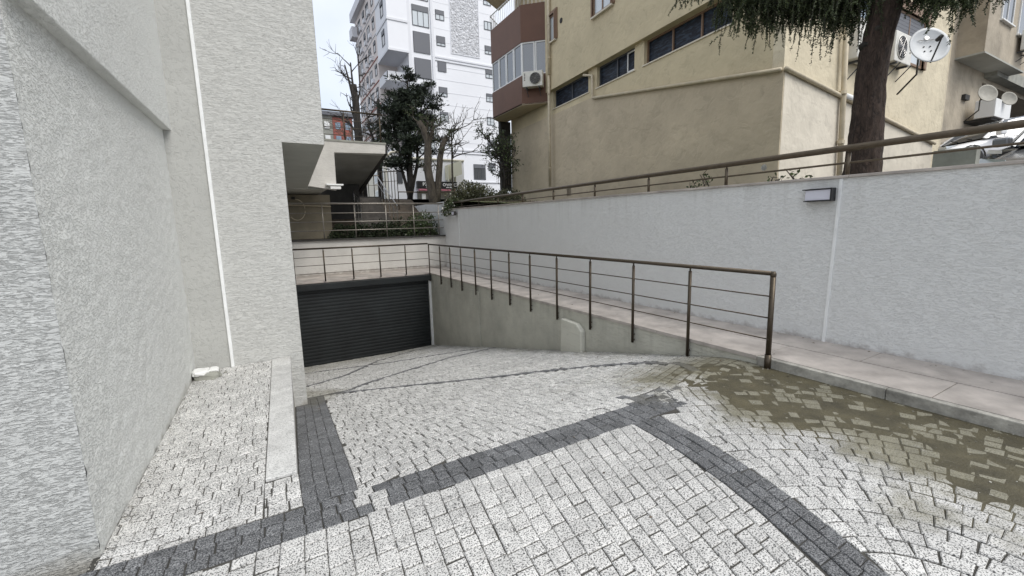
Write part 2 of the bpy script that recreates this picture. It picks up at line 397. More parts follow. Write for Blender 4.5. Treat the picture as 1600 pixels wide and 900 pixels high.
def lay(zone, P, us, v_lo, v_hi, lmin, lmax, planes, mat, fn=G, gap=.0045, up=0.0, skip=None, gu=None):
    """courses between successive us; stones of random length along v; P maps (u,v) to the ground"""
    for a, b in zip(us[:-1], us[1:]):
        v = v_lo + rnd.uniform(0, lmax)
        while v < v_hi:
            L = rnd.uniform(lmin, lmax); g = gap*rnd.uniform(.35, 1.1); h = (gu or gap)*rnd.uniform(.4, 1.1)
            q = [P(a+h, v+g), P(b-h, v+g), P(b-h, v+L-g), P(a+h, v+L-g)]
            q = [jit(p) for p in q]; cx = sum(p[0] for p in q)/4; cy = sum(p[1] for p in q)/4
            if not (skip and skip(cx, cy)):
                pl = planes(cx, cy) if callable(planes) else planes
                m_ = mat(cx, cy) if callable(mat) else mat
                put(zone, q, pl, m_, fn, up)
            v += L
def seq(a, b, s, j=.006):
    r = [a]
    while r[-1] < b: r.append(r[-1]+s+rnd.uniform(-j, j))
    return r
def flip(P): return lambda a, b: P(b, a)
LG = 'granite'; DG = 'granite_dark'
YB0, YB1 = 2.355, 2.635
# foreground field: continuous joints run away from the eye and lean to the right
def PF(u, v): return (u - (.07+.155*max(0, u-.4))*v*(1 if v > 0 else 1), 2.355-v)
dl0, dl1 = (2.40, 2.345), (2.03, .70)                   # left edge of the diagonal band
dr0, dr1 = (2.68, 2.30), (2.27, .66)
def dband(y):                                           # centre line of the gently curved diagonal band
    t = 2.34-y; return 2.56 - .02*t - .135*t*t if t < 2.6 else 1.6
def tang(y, off, sg):                                    # half plane tangent to the band edge at y
    m_ = (dband(y+.01)-dband(y-.01))/.02; L = math.hypot(1, m_); return (sg/L, -sg*m_/L, sg*(dband(y)+off-m_*y)/L)
planesF = [(0, -1, -YB0)]
lay('pavement', PF, seq(-2.2, 4.2, .108), -.25, 5.6, .085, .135, lambda x, y: planesF + [(0, 1, -3), tang(y, -.144, -1)], LG, gap=.0052, gu=.0030, skip=lambda x, y: x > dband(y)-.08)
# field right of the diagonal band: stacked segmental arcs
def gR(x):
    d = (x-2.40) % 1.6
    if d > .9: d = 1.6-d
    return -.95*d*d if d < .75 else -.534-.9*(d-.75)
def PR(v, u): return (v, u + gR(v))
pr_ = line(dr0, dr1); pr_ = pr_ if pr_[0]*4+pr_[1]*1.5 > pr_[2] else tuple(-q for q in pr_)
planesR = [(-1, 0, -XR)]
for k_ in range(2, 44):                                  # concentric arcs round a point beside the band
    ra, rb_ = .105*k_+.004*rnd.uniform(-1, 1), .105*(k_+1); rm = (ra+rb_)/2
    def PA(u, v): return (2.16 + 1.04*u*math.cos(v/rm), .42 + u*math.sin(v/rm))
    lay('pavement', lambda a, b: PA(a, b), [ra, rb_], -1.9*rm, 2.3*rm, .085, .13, lambda x, y: planesR + [(0, -1, -2.75), (0, 1, -3)] + ([tang(y, .144, 1)] if y < 2.36 else []), LG, gap=.0042, gu=.0055, skip=lambda x, y: x < dband(y)+.08 if y < 2.34 else x < 3.0)
# bands
lay('pavement', lambda a, b: (b, a + .03*max(0, -b)*.9 if b < 0 else a), [YB0, YB0+.093, YB0+.187, YB1], -6, 3.2, .08, .12, [(-1, 0, -3.1)], lambda x, y: LG if (.36 < x < .50 and rnd.random() < .5) else DG, up=.0015, gap=.004, gu=.005)
def band(zone, p, q, wd, n, mat, fn=G, up=.0015, planes=None):
    d = Vector((q[0]-p[0], q[1]-p[1])); L = d.length; d /= L; nn_ = Vector((-d.y, d.x))
    lay(zone, lambda a, b: (p[0]+d.x*b+nn_.x*a, p[1]+d.y*b+nn_.y*a), [wd*(i/n-.5) for i in range(n+1)], -.05, L, .08, .125, planes, mat, fn, up=up)
md0 = ((dl0[0]+dr0[0])/2, 2.335); md1 = ((dl1[0]+dr1[0])/2, .68)
dvec = (md1[0]-md0[0], md1[1]-md0[1])
lay('pavement', lambda a, b: (dband(-b)+a, -b), [-.14, -.047, .047, .14], -2.62, 3.0, .085, .125, [(0, -1, -YB0)], DG, up=.003, gap=.004)
# ramp field: big segmental arcs, thin dark curved courses
b1 = [(.40,7.05),(.89,6.85),(1.69,6.22),(2.62,5.42),(3.35,4.78),(3.85,4.2),(4.10,3.75),(4.15,3.3),(3.95,2.95)]
b2 = [(.40,6.98),(.93,7.0),(1.39,7.50),(2.43,8.30),(3.37,8.85),(4.5,8.9)]
b3 = [(.40,11.6),(.92,11.42),(2.03,10.69),(3.46,10.04),(4.31,9.58)]
b4 = [(.40,8.6),(1.2,9.3),(2.4,11.6),(3.6,12.6),(4.5,12.7)]
def dpoly(x, y, pl):
    best = 9
    for p, q in zip(pl[:-1], pl[1:]):
        dx, dy = q[0]-p[0], q[1]-p[1]; k = max(0, min(1, ((x-p[0])*dx+(y-p[1])*dy)/(dx*dx+dy*dy)))
        best = min(best, math.hypot(x-p[0]-dx*k, y-p[1]-dy*k))
    return best
def gP(x):
    return .20*math.cos(2*math.pi*(x-1.35)/3.2)
def edgeX(y): return .36+.049*(y-2.6)
def skipP(x, y): return any(dpoly(x, y, b) < .055 for b in (b1, b2, b3, b4)) or x < edgeX(y)-.03 and y < 7.0
eline = line((.36+.003, 2.6), (.36+.003+.049*4.3, 6.9), False)
lay('ramp', lambda a, b: (b, a+gP(b)), seq(2.2, 15.0, .108), 0.0, 4.7, .085, .13, lambda x, y: [(0, 1, YB1+.002), (-1, 0, -(XR-.004)), (1, 0, .33), (0, -1, -(YG-.02))] + ([eline] if y < 7.0 else []), lambda x, y: DG if (2.72 < x < 3.75 and y < 2.86-.20*(x-2.72) and rnd.random() < .8) else LG, skip=skipP, gap=.005, gu=.0095)
for bl in (b1, b2, b3, b4):
    for p, q in zip(bl[:-1], bl[1:]):
        if min(p[0], q[0]) > XR: continue
        band('ramp', p, q, .105, 1, DG, up=.003, planes=[(-1, 0, -(XR-.004)), (1, 0, .33), (0, 1, YB1)])
# left dark band on the ramp
lay('ramp', lambda a, b: (a*(edgeX(b)) + (1-a)*(max(.058, .056+.036*(b-3.08))), b), [0, .26, .5, .75, 1.0], YB1-.2, 7.05, .085, .12, [(0, 1, YB1+.002), (0, -1, -7.02)], DG, gap=.004 , up=.0)
STONES['ramp'] = [s_ for s_ in STONES['ramp'] if True]
# side pavement strip
def padR(y): return -.14+.026*(y-3.1) if y > 3.08 else .045
lay('side', lambda a, b: (b, a + .10*math.sin(b*4+1) ), seq(2.3, 6.8, .10, .012), -1.12, .2, .075, .125,
    [(0, 1, YB1+.03), (1, 0, -.868), (0, -1, -6.44), (-1, 0, -.06), line((-.142, 3.08), (-.052, 6.44))], LG, PADZ, .0026, gu=.0075)
lay('side', lambda a, b: (b, a + .02*math.sin(b*4+1) ), [2.645, 2.75, 2.86, 2.965, 3.055], -.35, .2, .075, .12, [(-1, 0, -.055), (1, 0, -.142)], LG, PADZ, .006)

def ray_px(x, y, z):
    v = Vector((x, y, z)); f = v.dot(CF)
    if f < .1: return None
    return (800+FPX*v.dot(CR)/f, 450-FPX*v.dot(CU)/f, f)
def flush(zone, parent, lim, label=None):
    L = []
    for s_ in STONES[zone]:
        fn = PADZ if zone == 'side' else G
        q = ray_px(s_[0], s_[1], fn(s_[0], s_[1])); inside = q and -20 < q[0] < 1620 and q[1] < 920
        L.append((q[2] if inside else 1e3+math.hypot(s_[0], s_[1]), s_))
    L.sort(key=lambda a: a[0])
    for d, s_ in L[:lim]:
        mb = MB(); mb.add([(x-s_[0], y-s_[1], z) for x, y, z in s_[2]], s_[3])
        o = mb.build('paving_stone', M[s_[4]], None); o.location = (s_[0], s_[1], 0); o.parent = parent
    rest = L[lim:]
    if rest:
        mb = MB()
        for d, s_ in rest: mb.add(s_[2], s_[3], 0 if s_[4] == LG else 1)
        o = mb.build('paving_stones', [M[LG], M[DG]], parent); o['kind'] = 'stuff'
flush('pavement', pavement, 300); flush('ramp', ramp_o, 300); flush('side', pad_o, 300)

# kerb slabs along the edge of the side pavement, with the upstand below them
def kx0(y): return -.14+.026*(y-3.08)
def kx1(y): return .05+.036*(y-3.08)
ys = [3.08, 4.02, 5.05, 6.06, 6.44]
for a, b in zip(ys[:-1], ys[1:]):
    mb = MB(); g = .004
    p = [(kx0(a)+g, a+g), (kx1(a), a+g), (kx1(b), b-g), (kx0(b)+g, b-g)]
    z0 = -.15
    vs = [(x, y, PADZ(x, y)+z0) for x, y in p] + [(x, y, PADZ(x, y)+.011+rnd.uniform(-.003, .003)) for x, y in p]
    mb.add(vs, [(0,3,2,1),(4,5,6,7),(0,1,5,4),(1,2,6,5),(2,3,7,6),(3,0,4,7)])
    o = mb.build('kerb_stone', M['kerb'], pad_o, bevel=.006)
mb = MB()
mb.prism([(kx1(2.62)-.006, 2.62, 0), (kx1(6.46)-.006, 6.46, 0), (kx1(6.46)-.05, 6.46, 0), (kx1(2.62)-.05, 2.62, 0)], (0, 0, .01))
mb = MB(); p = [(kx1(2.7)-.05, 2.7), (kx1(2.7)-.008, 2.7), (kx1(6.46)-.008, 6.46), (kx1(6.46)-.05, 6.46)]
mb.add([(x, y, -2.7) for x, y in p] + [(x, y, PADZ(x, y)-.02) for x, y in p], [(0,3,2,1),(4,5,6,7),(0,1,5,4),(1,2,6,5),(2,3,7,6),(3,0,4,7)])
mb.build('upstand', M['kerbside'], pad_o)

# silt washed over the stones beside the kerb
def siltoff(x, y):
    e = x - (3.12 + .28*math.exp(-((y-2.6)/.5)**2) + .25*math.exp(-((y-1.35)/.25)**2))
    n1 = mn.fractal(Vector((x*1.5, y*1.5, 3.1)), 1.0, 2.0, 5)
    n2 = mn.noise(Vector((x*9, y*9, 1.7)))
    hole = math.exp(-(((x-3.55)/.42)**2+((y-1.02)/.24)**2)) + .8*math.exp(-(((x-3.0)/.25)**2+((y-.75)/.3)**2))
    m_ = max(-1, min(1, e*2.4 + n1*1.15 - hole*1.3))
    far = max(0, (y-2.65))*1.6
    return -.0052 + .0058*max(-1, min(1, m_ - far)) + .0016*n2
mb = MB(); nx, ny = 92, 130; vs = []
for j in range(ny+1):
    for i in range(nx+1):
        x = 2.62+(XR-.002-2.62)*i/nx; y = -.2+3.5*j/ny; vs.append((x, y, G(x, y)+siltoff(x, y)))
mb.add(vs, [(j*(nx+1)+i, j*(nx+1)+i+1, (j+1)*(nx+1)+i+1, (j+1)*(nx+1)+i) for j in range(ny) for i in range(nx)])
tag(mb.build('silt', M['silt'], None, True), 'olive brown silt washed over the paving beside the kerb', 'silt', kind='stuff')
# loose grit gathered along the foot of the walls
mb = MB()
for i in range(1500):
    k = rnd.random()
    if k < .30: x, y = XR-.01-abs(rnd.gauss(0, .05)), rnd.uniform(.5, 13); z = G(x, y)
    elif k < .6: y = rnd.uniform(2.7, 6.3); x = -.86+abs(rnd.gauss(0, .03)); z = PADZ(x, y)
    elif k < .8: x = rnd.uniform(-2.5, -.86); y = 2.74-abs(rnd.gauss(0, .05)); z = G(x, y)
    else: x, y = rnd.uniform(2.9, 4.5), rnd.uniform(.5, 2.9); z = G(x, y)
    r = rnd.uniform(.002, .008); c = Vector((x, y, z+r*.3)); q = [c+Vector((rnd.uniform(-1,1), rnd.uniform(-1,1), rnd.uniform(-.3,1)))*r for _ in range(4)]
    mb.add(q, [(0,1,2),(0,2,3),(0,3,1),(1,3,2)])
tag(mb.build('grit', M['kerbside'], None), 'loose grit lying along the foot of the walls', 'grit', kind='stuff')

# small fallen leaves and scraps
mb = MB()
for i in range(170):
    k = rnd.random()
    if k < .5: x, y = rnd.uniform(XR+.1, XW-.02), rnd.uniform(.3, 9); x = XW-.01-abs(rnd.gauss(0, .12)) if rnd.random() < .6 else x; z = -1.494
    elif k < .8: x, y = XR-.03-abs(rnd.gauss(0, .25)), rnd.uniform(.5, 9); z = G(x, y)+.004
    else: x, y = rnd.uniform(-.8, 4), rnd.uniform(1.4, 7); z = (PADZ if x < 0 and y > 2.65 else G)(x, y)+.004
    a = rnd.uniform(0, 6.28); l = rnd.uniform(.008, .022); c = Vector((x, y, z)); u = Vector((math.cos(a), math.sin(a), rnd.uniform(0, .3)))*l; v = Vector((-math.sin(a), math.cos(a), rnd.uniform(0, .4)))*l*.5
    mb.quad(c-u, c+v, c+u, c-v)
tag(mb.build('leaf_litter', M['leaf_dry'], None), 'few small dry leaves and scraps on the paving and walkway', 'leaves', kind='stuff')

# ------------------------------------------------------------------ raised walkway, ramp wall, retaining wall
wk = MB(); wk.box(XR+.02, XW+.1, -4, 14.9, -4.3, -1.545); walkway = struct(wk.build('walkway', M['kerbside'], None))
y = -3.0; kend = 0
while y < 14.8:
    L = 1.42+rnd.uniform(-.02, .02); y1 = min(y+L, 14.86)
    x0_ = XR+.056 if y1 < 2.9 else XR-.012; kend = y1 if y1 < 2.9 else kend
    mb = MB(); mb.box(x0_, 5.24, y+.003, y1-.003, -1.545, -1.5+rnd.uniform(-.001, .002)); mb.build('paving_slab', M['slab'], walkway, bevel=.004)
    y = y1
y = -3.0
while y < kend-.01:
    y1 = y+.9 if y+1.2 < kend else kend; mb = MB(); mb.box(XR-.018, XR+.05, y+.002, y1-.002, -1.75, -1.502); mb.build('kerb_stone', M['kerbside'], walkway, bevel=.008); y = y1
y = -3.4
while y < 14.8:
    L = 1.35+rnd.uniform(-.03, .03); y1 = min(y+L, 14.86)
    mb = MB(); mb.box(5.247, XW+.02, y+.003, y1-.003, -1.545, -1.497+rnd.uniform(-.001, .002)); mb.build('paving_slab', M['slab'], walkway, bevel=.004)
    y = y1
mb = MB(); mb.box(.30, XR+.02, YG-.04, 14.9, -1.545, -1.497); mb.build('roof_slab', M['slab'], walkway, bevel=.004)

rw = thing('ramp_wall', 'low grey green plastered wall along the ramp under the bronze railing', 'wall', (XR, 8, -4))
mb = MB(); vs = []; ny = 140
for j in range(ny+1):                                    # face with a slightly uneven surface
    y = -3.9+(14.2+3.3)*j/ny
    for i in range(9):
        z = -4.2+(2.655)*i/8; vs.append((XR+.004+.006*mn.noise(Vector((y*1.3, z*2, 0))), y, z))
mb.add(vs, [(j*9+i, j*9+i+1, (j+1)*9+i+1, (j+1)*9+i) for j in range(ny) for i in range(8)])
mb.build('wall_face', M['plaster_ramp'], rw, True)
mb = MB(); mb.box(XR-.03, XR+.0, 9.72, 10.3, -3.5, -1.66); mb.build('panel', M['plaster_ramp'], rw, bevel=.004)
# sloped-top concrete block against the ramp wall
mb = MB(); zb = G(XR, 5.9)-.1
mb.prism([(XR, 5.58, zb-.1), (XR-.0, 5.58, -1.83), (XR, 5.72, -1.72), (XR, 6.15, -1.70), (XR, 6.18, zb-.1)], (-.10, 0, 0))
tag(mb.build('concrete_block', M['plaster_block'], None, bevel=.02), 'small plastered block with sloping top standing out from the ramp wall', 'block')

gar = thing('retaining_wall', 'long blue grey textured plaster retaining wall behind the walkway', 'wall', (XW, 6, -1.5))
def wtop(y): return .395+.0105*y
mb = MB(); vs = []; ny, nz = 240, 26
for j in range(ny+1):
    y = -4+19.0*j/ny
    for i in range(nz+1):
        z = -1.9+(wtop(y)+1.9)*i/nz; vs.append((XW+.010*mn.noise(Vector((y*.7, z*.9, 5)))+.003*mn.noise(Vector((y*4, z*9, 5))), y, z))
mb.add(vs, [(j*(nz+1)+i, (j+1)*(nz+1)+i, (j+1)*(nz+1)+i+1, j*(nz+1)+i+1) for j in range(ny) for i in range(nz)][0:])
mb.build('wall_face', M['plaster_wall'], gar, True)
mb = MB(); mb.prism([(XW+.03, -4, -2.0), (XW+.03, 15, -2.0), (XW+.03, 15, wtop(15)-.002), (XW+.03, -4, wtop(-4)-.002)], (.2, 0, 0)); mb.build('wall_core', M['plaster_wall'], gar)
mb = MB(); mb.box(5.78, 6.0, 15.02, 20, -.6, .86); mb.build('bank_wall', M['plaster_wall'], gar)
y = -4
while y < 15:
    y1 = min(y+1.6, 15.02); mb = MB()
    mb.prism([(XW-.025, y+.002, wtop(y)), (XW-.025, y1-.002, wtop(y1)), (XW-.025, y1-.002, wtop(y1)+.03), (XW-.025, y+.002, wtop(y)+.03)], (.32, 0, 0))
    mb.build('coping', M['slab'], gar, bevel=.004); y = y1

# vertical conduits and lamps on the wall
def conduit(y0, y1, z0, z1, label):
    mb = MB(); mb.prism([(XW-.014, y0-.016, z0), (XW-.014, y0+.016, z0), (XW-.014, y1+.016, z1), (XW-.014, y1-.016, z1)], (.03, 0, 0))
    tag(mb.build('cable_duct', M['white_trim'], None, bevel=.003), label, 'cable duct', 'cable ducts on the retaining wall')
conduit(2.475, 2.52, wtop(2.5)-.005, -1.5, 'thin white cable duct on the wall beside the black and white wall lamp')
conduit(13.55, 13.57, wtop(13.5)-.01, -1.5, 'thin white cable duct far down the wall under the small floodlight')
wl = thing('wall_lamp', 'rectangular black bracket lamp with opal white diffuser on the grey wall', 'lamp', (XW, 2.66, .25))
mb = MB(); mb.box(XW-.11, XW-.012, 2.525, 2.83, .306, .318); mb.box(XW-.11, XW-.012, 2.525, 2.81, .172, .184); mb.box(XW-.112, XW-.010, 2.515, 2.53, .170, .320); mb.box(XW-.012, XW+.01, 2.53, 2.81, .18, .31)
mb.build('housing', M['black'], wl, bevel=.002)
mb = MB(); mb.box(XW-.095, XW-.013, 2.532, 2.80, .186, .304); mb.build('diffuser', M['diffuser'], wl, bevel=.004)
fl = thing('floodlight', 'tiny dark floodlight high at the far end of the grey wall', 'lamp', (XW, 13.8, .4))
mb = MB(); mb.box(XW-.14, XW-.05, 13.62, 13.86, .33, .47); mb.box(XW-.05, XW+.01, 13.72, 13.78, .38, .42); mb.build('housing', M['dark'], fl, bevel=.01)
mb = MB(); mb.box(XW-.148, XW-.141, 13.65, 13.83, .35, .45); mb.build('lens', M['diffuser'], fl)

# ------------------------------------------------------------------ railings
def railing(name, label, path, top_z, post_pts, rails, foot, r_top=.024, r_post=.020, r_rail=.0075, mat='bronze', ends=(), bracket=None, group='bronze railings'):
    """path: list of (x,y); rails: heights under the top; post_pts: (x,y,foot z)"""
    t_ = thing(name, label, 'railing', (post_pts[0][0], post_pts[0][1], foot), group)
    tz = top_z if callable(top_z) else (lambda x, y: top_z)
    mb = MB(); mb.tube([(x, y, tz(x, y)) for x, y in path], r_top, 12); mb.build('handrail', M[mat], t_, True)
    for dz in rails:
        mb = MB(); mb.tube([(x, y, tz(x, y)-dz) for x, y in path], r_rail, 8); mb.build('rail', M[mat], t_, True)
    for i, (x, y, zf) in enumerate(post_pts):
        mb = MB(); rr = r_post
        mb.tube([(x, y, zf), (x, y, tz(x, y)-.055)], rr, 12)
        mb.tube([(x, y, tz(x, y)-.055), (x, y, tz(x, y)-.01)], rr*.55, 10)
        if bracket:
            for q in (.04, .12):
                mb.tube([(x, y, zf+q), (x+bracket[0], y+bracket[1], zf+q)], .008, 6)
                mb.tube([(x+.001, y-.03, zf+q), (x+.001, y+.0, zf+q)], .011, 6)
        mb.build('post', M[mat], t_, True)
    return t_
XP = XR-.035
posts = [12.34, 11.53, 10.75, 9.86, 8.98, 8.11, 7.26, 6.35, 5.42, 4.47, 3.52]
rl = railing('railing', 'long bronze metal railing running beside the walkway down to the garage', [(XP, 2.51), (XP, 13.33)], -.578,
             [(XP, y, -1.765+.0*y) for y in posts], [.243, .475, .705], -1.7, bracket=(.05, 0))
mb = MB(); mb.tube([(XP, 2.51, G(4.55, 2.5)-.03), (XP, 2.51, -.60)], .027, 16); mb.tube([(XP, 2.51, -.615), (XP, 2.51, -.60), (XP, 2.51, -.578), (XP, 2.51, -.556)], [.027, .030, .030, .018], 16)
for z in (-.82, -1.05, -1.28): mb.tube([(XP-.028, 2.51, z), (XP+.028, 2.51, z)], .010, 8)
mb.tube([(XP, 2.51, -1.45), (XP, 2.51, -1.63)], .033, 16)
mb.build('end_post', M['bronze'], rl, True)
mb = MB(); mb.tube([(XP, 13.33, -1.765), (XP, 13.33, -.60)], .019, 12); mb.build('post', M['bronze'], rl, True)
fr = railing('railing', 'bronze metal railing across the top of the garage door', [(.30, 13.36), (XP-.02, 13.36)], -.556,
             [(x, 13.36, -1.5) for x in (.67, 1.45, 2.23, 3.02, 3.81)], [.243, .475, .705], -1.5)
tr = railing('railing', 'pale bronze railing on the dark edge of the upper terrace', [(.3, 14.93), (5.72, 14.93)], .785,
             [(x, 14.93, -.34) for x in (1.70, 2.67, 3.68, 4.63, 5.55)], [.30, .575, .85], -.34, r_top=.028, r_post=.018, r_rail=.015, mat='rail_pale')
wr = railing('railing', 'bronze handrail with one thin lower bar on top of the retaining wall', [(5.86, y) for y in (-3.5, 0, 4, 8, 14.2)] + [(5.86, 14.6)], lambda x, y: .755+.002*y,
             [(5.86, y, wtop(y)+.028) for y in (-1.8, -.4, 1.02, 2.47, 3.97, 5.42, 6.82, 8.25, 9.6, 10.95, 12.2, 13.5)], [.165-.0], .4, r_top=.036, r_post=.022, r_rail=.012, mat='bronze_light')

# ------------------------------------------------------------------ garage door and the wall above it
gd = thing('garage_door', 'wide black roller shutter garage door at the foot of the ramp', 'garage door', (2.6, YG, -3.95))
mb = MB(); mb.box(.30, XR-.005, YG-.16, YG+.12, -1.735, -1.555); mb.build('shutter_box', M['door'], gd, bevel=.01)
sz = -1.74; H = 2.24; ns = 22
first = None
for i in range(ns):
    z1 = sz-i*H/ns; z0 = z1-H/ns
    if first is None:
        mb = MB(); hh = H/ns
        prof = [(0, 0), (-.007, .006), (-.011, hh*.5), (-.007, hh-.012), (0, hh-.006)]
        mb.prism([(.30, YG+p[0], z0+p[1]) for p in prof], (4.24, 0, 0)); first = mb.build('slat', M['door'], gd)
    else: copy_part(first, (0, 0, -i*H/ns))
mb = MB(); mb.box(.3, 4.54, YG+.004, YG+.05, -4.1, -1.7); mb.build('backing', M['black'], gd)
mb = MB(); mb.box(4.53, XR+.01, YG-.07, YG+.1, -4.1, -1.74); mb.build('side_jamb', M['white_trim'], gd)
bw = thing('terrace_wall', 'short pale plaster wall between walkway railing and terrace', 'wall', (3, 14.9, -1.5))
mb = MB(); mb.box(.2, XW, 14.88, 15.1, -1.52, -.38); mb.build('wall_face', M['plaster_back'], bw)
mb = MB(); mb.box(.2, XW-.01, 14.80, 15.15, -.38, -.335); mb.build('cap', M['dark'], bw, bevel=.005)

# ------------------------------------------------------------------ the pale building on the left
lb = thing('apartment_building', 'pale grey rough plastered apartment building filling the left side', 'building', (-3, 6, -2))
def relief(u0, u1, z0, z1, nu, nz, P, amp, sc, seed):
    vs = []
    for j in range(nu+1):
        u = u0+(u1-u0)*j/nu
        for i in range(nz+1):
            z = z0+(z1-z0)*i/nz
            vs.append(P(u, z, amp*mn.fractal(Vector((u*sc[0], z*sc[1], seed)), .8, 2.0, 4)))
    return vs, [(j*(nz+1)+i, (j+1)*(nz+1)+i, (j+1)*(nz+1)+i+1, j*(nz+1)+i+1) for j in range(nu) for i in range(nz)]
XL = -.87; YN = 2.78
def zledge(y): return 1.04+.032*(y-2.8)
# rough front face of the nearest pier
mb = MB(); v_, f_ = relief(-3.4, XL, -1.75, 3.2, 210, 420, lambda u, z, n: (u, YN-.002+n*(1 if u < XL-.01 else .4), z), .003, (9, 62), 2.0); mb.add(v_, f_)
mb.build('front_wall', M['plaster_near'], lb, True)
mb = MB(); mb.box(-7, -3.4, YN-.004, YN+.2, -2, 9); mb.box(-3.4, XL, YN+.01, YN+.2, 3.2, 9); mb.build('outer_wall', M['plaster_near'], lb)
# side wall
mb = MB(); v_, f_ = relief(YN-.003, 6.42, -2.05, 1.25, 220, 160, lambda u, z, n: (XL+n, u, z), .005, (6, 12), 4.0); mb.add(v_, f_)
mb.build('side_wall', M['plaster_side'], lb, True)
mb = MB(); vs = []
for y in (YN-.02, 6.41):
    vs += [(XL-.2, y, zledge(y)), (XL+.075, y, zledge(y)), (XL+.075, y, 9), (XL-.2, y, 9)]
mb.add(vs, [(0,1,5,4), (1,2,6,5), (0,3,2,1), (4,5,6,7), (2,3,7,6)])
mb.build('upper_wall', M['plaster_side'], lb, bevel=.008)
mb = MB(); mb.box(-7, XL-.05, YN+.05, 6.5, -2.2, 9); mb.build('core', M['plaster_side'], lb)
# narrow return and the broad face with the pilaster
mb = MB(); mb.prism([(XL-.05, 6.37, -2.2), (-.505, 6.43, -2.2), (-.505, 6.6, -2.2), (XL-.05, 6.6, -2.2)], (0, 0, 11.2)); mb.build('narrow_wall', M['plaster_narrow'], lb)
mb = MB(); mb.box(-.508, -.472, 6.41, 6.5, -2.2, 9); mb.build('corner_bead', M['white_trim'], lb, bevel=.006)
mb = MB()
mb.prism([(-.49, 6.45, 0), (.835, 6.45, 0), (1.02, 13.2, 0), (-.49, 13.2, 0)], (0, 0, 0.01)); mb = MB()
lo = [(-.49, 6.45), (.835, 6.45), (1.20, 13.55), (-.9, 13.55)]
lw_ = [(-.49, 6.47), (.833, 6.47), (1.20, 13.55), (-.9, 13.55)]
mb.add([(x, y, 1.12) for x, y in lw_] + [(x, y, 9.0) for x, y in lw_], [(4,5,6,7),(0,1,5,4),(1,2,6,5),(2,3,7,6),(3,0,4,7)])
v_, f_ = relief(-.49, .835, 1.1151, 4.6, 110, 250, lambda u, z, n: (u, 6.45+n*.5, z), .005, (7, 32), 7.0); mb.add(v_, f_)
mb.add([(.835, 6.446, 1.1151), (.835, 6.48, 1.1151), (.835, 6.48, 4.6), (.835, 6.446, 4.6)], [(0,1,2,3)])
mb.build('overhang_wall', M['plaster_face'], lb, bevel=.0)
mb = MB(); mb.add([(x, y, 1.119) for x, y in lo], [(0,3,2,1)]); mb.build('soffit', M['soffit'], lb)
mb = MB(); vs_ = None
v_, f_ = relief(-.49, .325, -2.6, 1.115, 60, 160, lambda u, z, n: (u, 6.45+n*.5, z), .005, (7, 32), 7.0); mb.add(v_, f_)
mb.add([(.325, 6.45, -4.2), (.325, 13.40, -4.2), (.325, 13.40, 1.115), (.325, 6.45, 1.115)], [(0,1,2,3)])
mb.build('pilaster', M['plaster_face'], lb, False)
mb = MB(); mb.box(-.9, .31, 6.53, 13.4, -4.2, 1.1); mb.build('basement_wall', M['plaster_face'], lb)
# broken plaster lump in the corner
def rock(name, c, sx, sy, sz, mat, seed, label, cat, n=7, parent=None):
    mb = MB(); vs = []; k = 10; r_ = random.Random(seed)
    for j in range(n+1):
        th = math.pi*j/n
        for i in range(k):
            ph = 2*math.pi*i/k; d = Vector((math.sin(th)*math.cos(ph), math.sin(th)*math.sin(ph), math.cos(th)))
            d = Vector([math.copysign(abs(q)**.55, q) for q in d]); rr = 1+.22*mn.noise(d*1.7+Vector((seed, 0, 0)))+r_.uniform(-.05, .05)
            vs.append((c[0]+d.x*sx*rr, c[1]+d.y*sy*rr, c[2]+d.z*sz*rr))
    mb.add(vs, [(j*k+i, (j+1)*k+i, (j+1)*k+(i+1) % k, j*k+(i+1) % k) for j in range(n) for i in range(k)])
    return mb.build(name, mat, parent)
bp = thing('broken_stone', 'cracked white broken stone lump in the corner at the wall foot', 'stone', (-.78, 6.1, -1.72))
rock('stone_base', (-.73, 6.08, -1.71), .135, .14, .085, M['concrete'], 3, '', '', parent=bp)
rock('white_crust', (-.78, 6.06, -1.635), .085, .11, .035, M['pvc'], 5, '', '', parent=bp)
rock('white_crust', (-.655, 6.10, -1.640), .05, .08, .028, M['pvc'], 8, '', '', parent=bp)
for i, (x, y, s_) in enumerate([(-.60, 6.05, .022), (-.55, 6.15, .016), (-.66, 5.93, .014)]):
    o = rock('stone_chip', (x, y, PADZ(x, y)+s_*.4), s_, s_*1.3, s_*.6, M['concrete'], 11+i, '', '')
    tag(o, ['largest grey stone chip lying beside the broken white lump', 'grey stone chip furthest right of the broken white lump', 'small grey chip in front of the broken white lump'][i], 'stone chip', 'stone chips by the broken lump')

# rooms under the overhang
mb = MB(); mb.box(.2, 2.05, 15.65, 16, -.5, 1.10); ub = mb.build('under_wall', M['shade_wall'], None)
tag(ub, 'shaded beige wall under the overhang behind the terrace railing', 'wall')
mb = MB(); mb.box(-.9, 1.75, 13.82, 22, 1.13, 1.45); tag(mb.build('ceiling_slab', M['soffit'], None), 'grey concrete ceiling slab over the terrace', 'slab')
hs = thing('hose', 'pale coiled hose hanging on the shaded wall', 'hose', (1.3, 15.6, .8))
mb = MB(); mb.tube([(1.02+.25*math.cos(a), 15.6, .62+.33*math.sin(a)) for a in np.linspace(1.6, -2.4, 16)], .018, 6); mb.build('hose_loop', M['pipe'], hs, True)
mb = MB(); mb.box(.9, 1.0, 15.55, 15.65, .95, 1.02); mb.build('hook', M['dark'], hs)
mb = MB(); mb.tube([(.5, 15.58, .78), (2.05, 15.58, .72)], .02, 8); tag(mb.build('drain_pipe', M['pipe'], None, True), 'thin horizontal pipe along the shaded wall under the overhang', 'pipe')

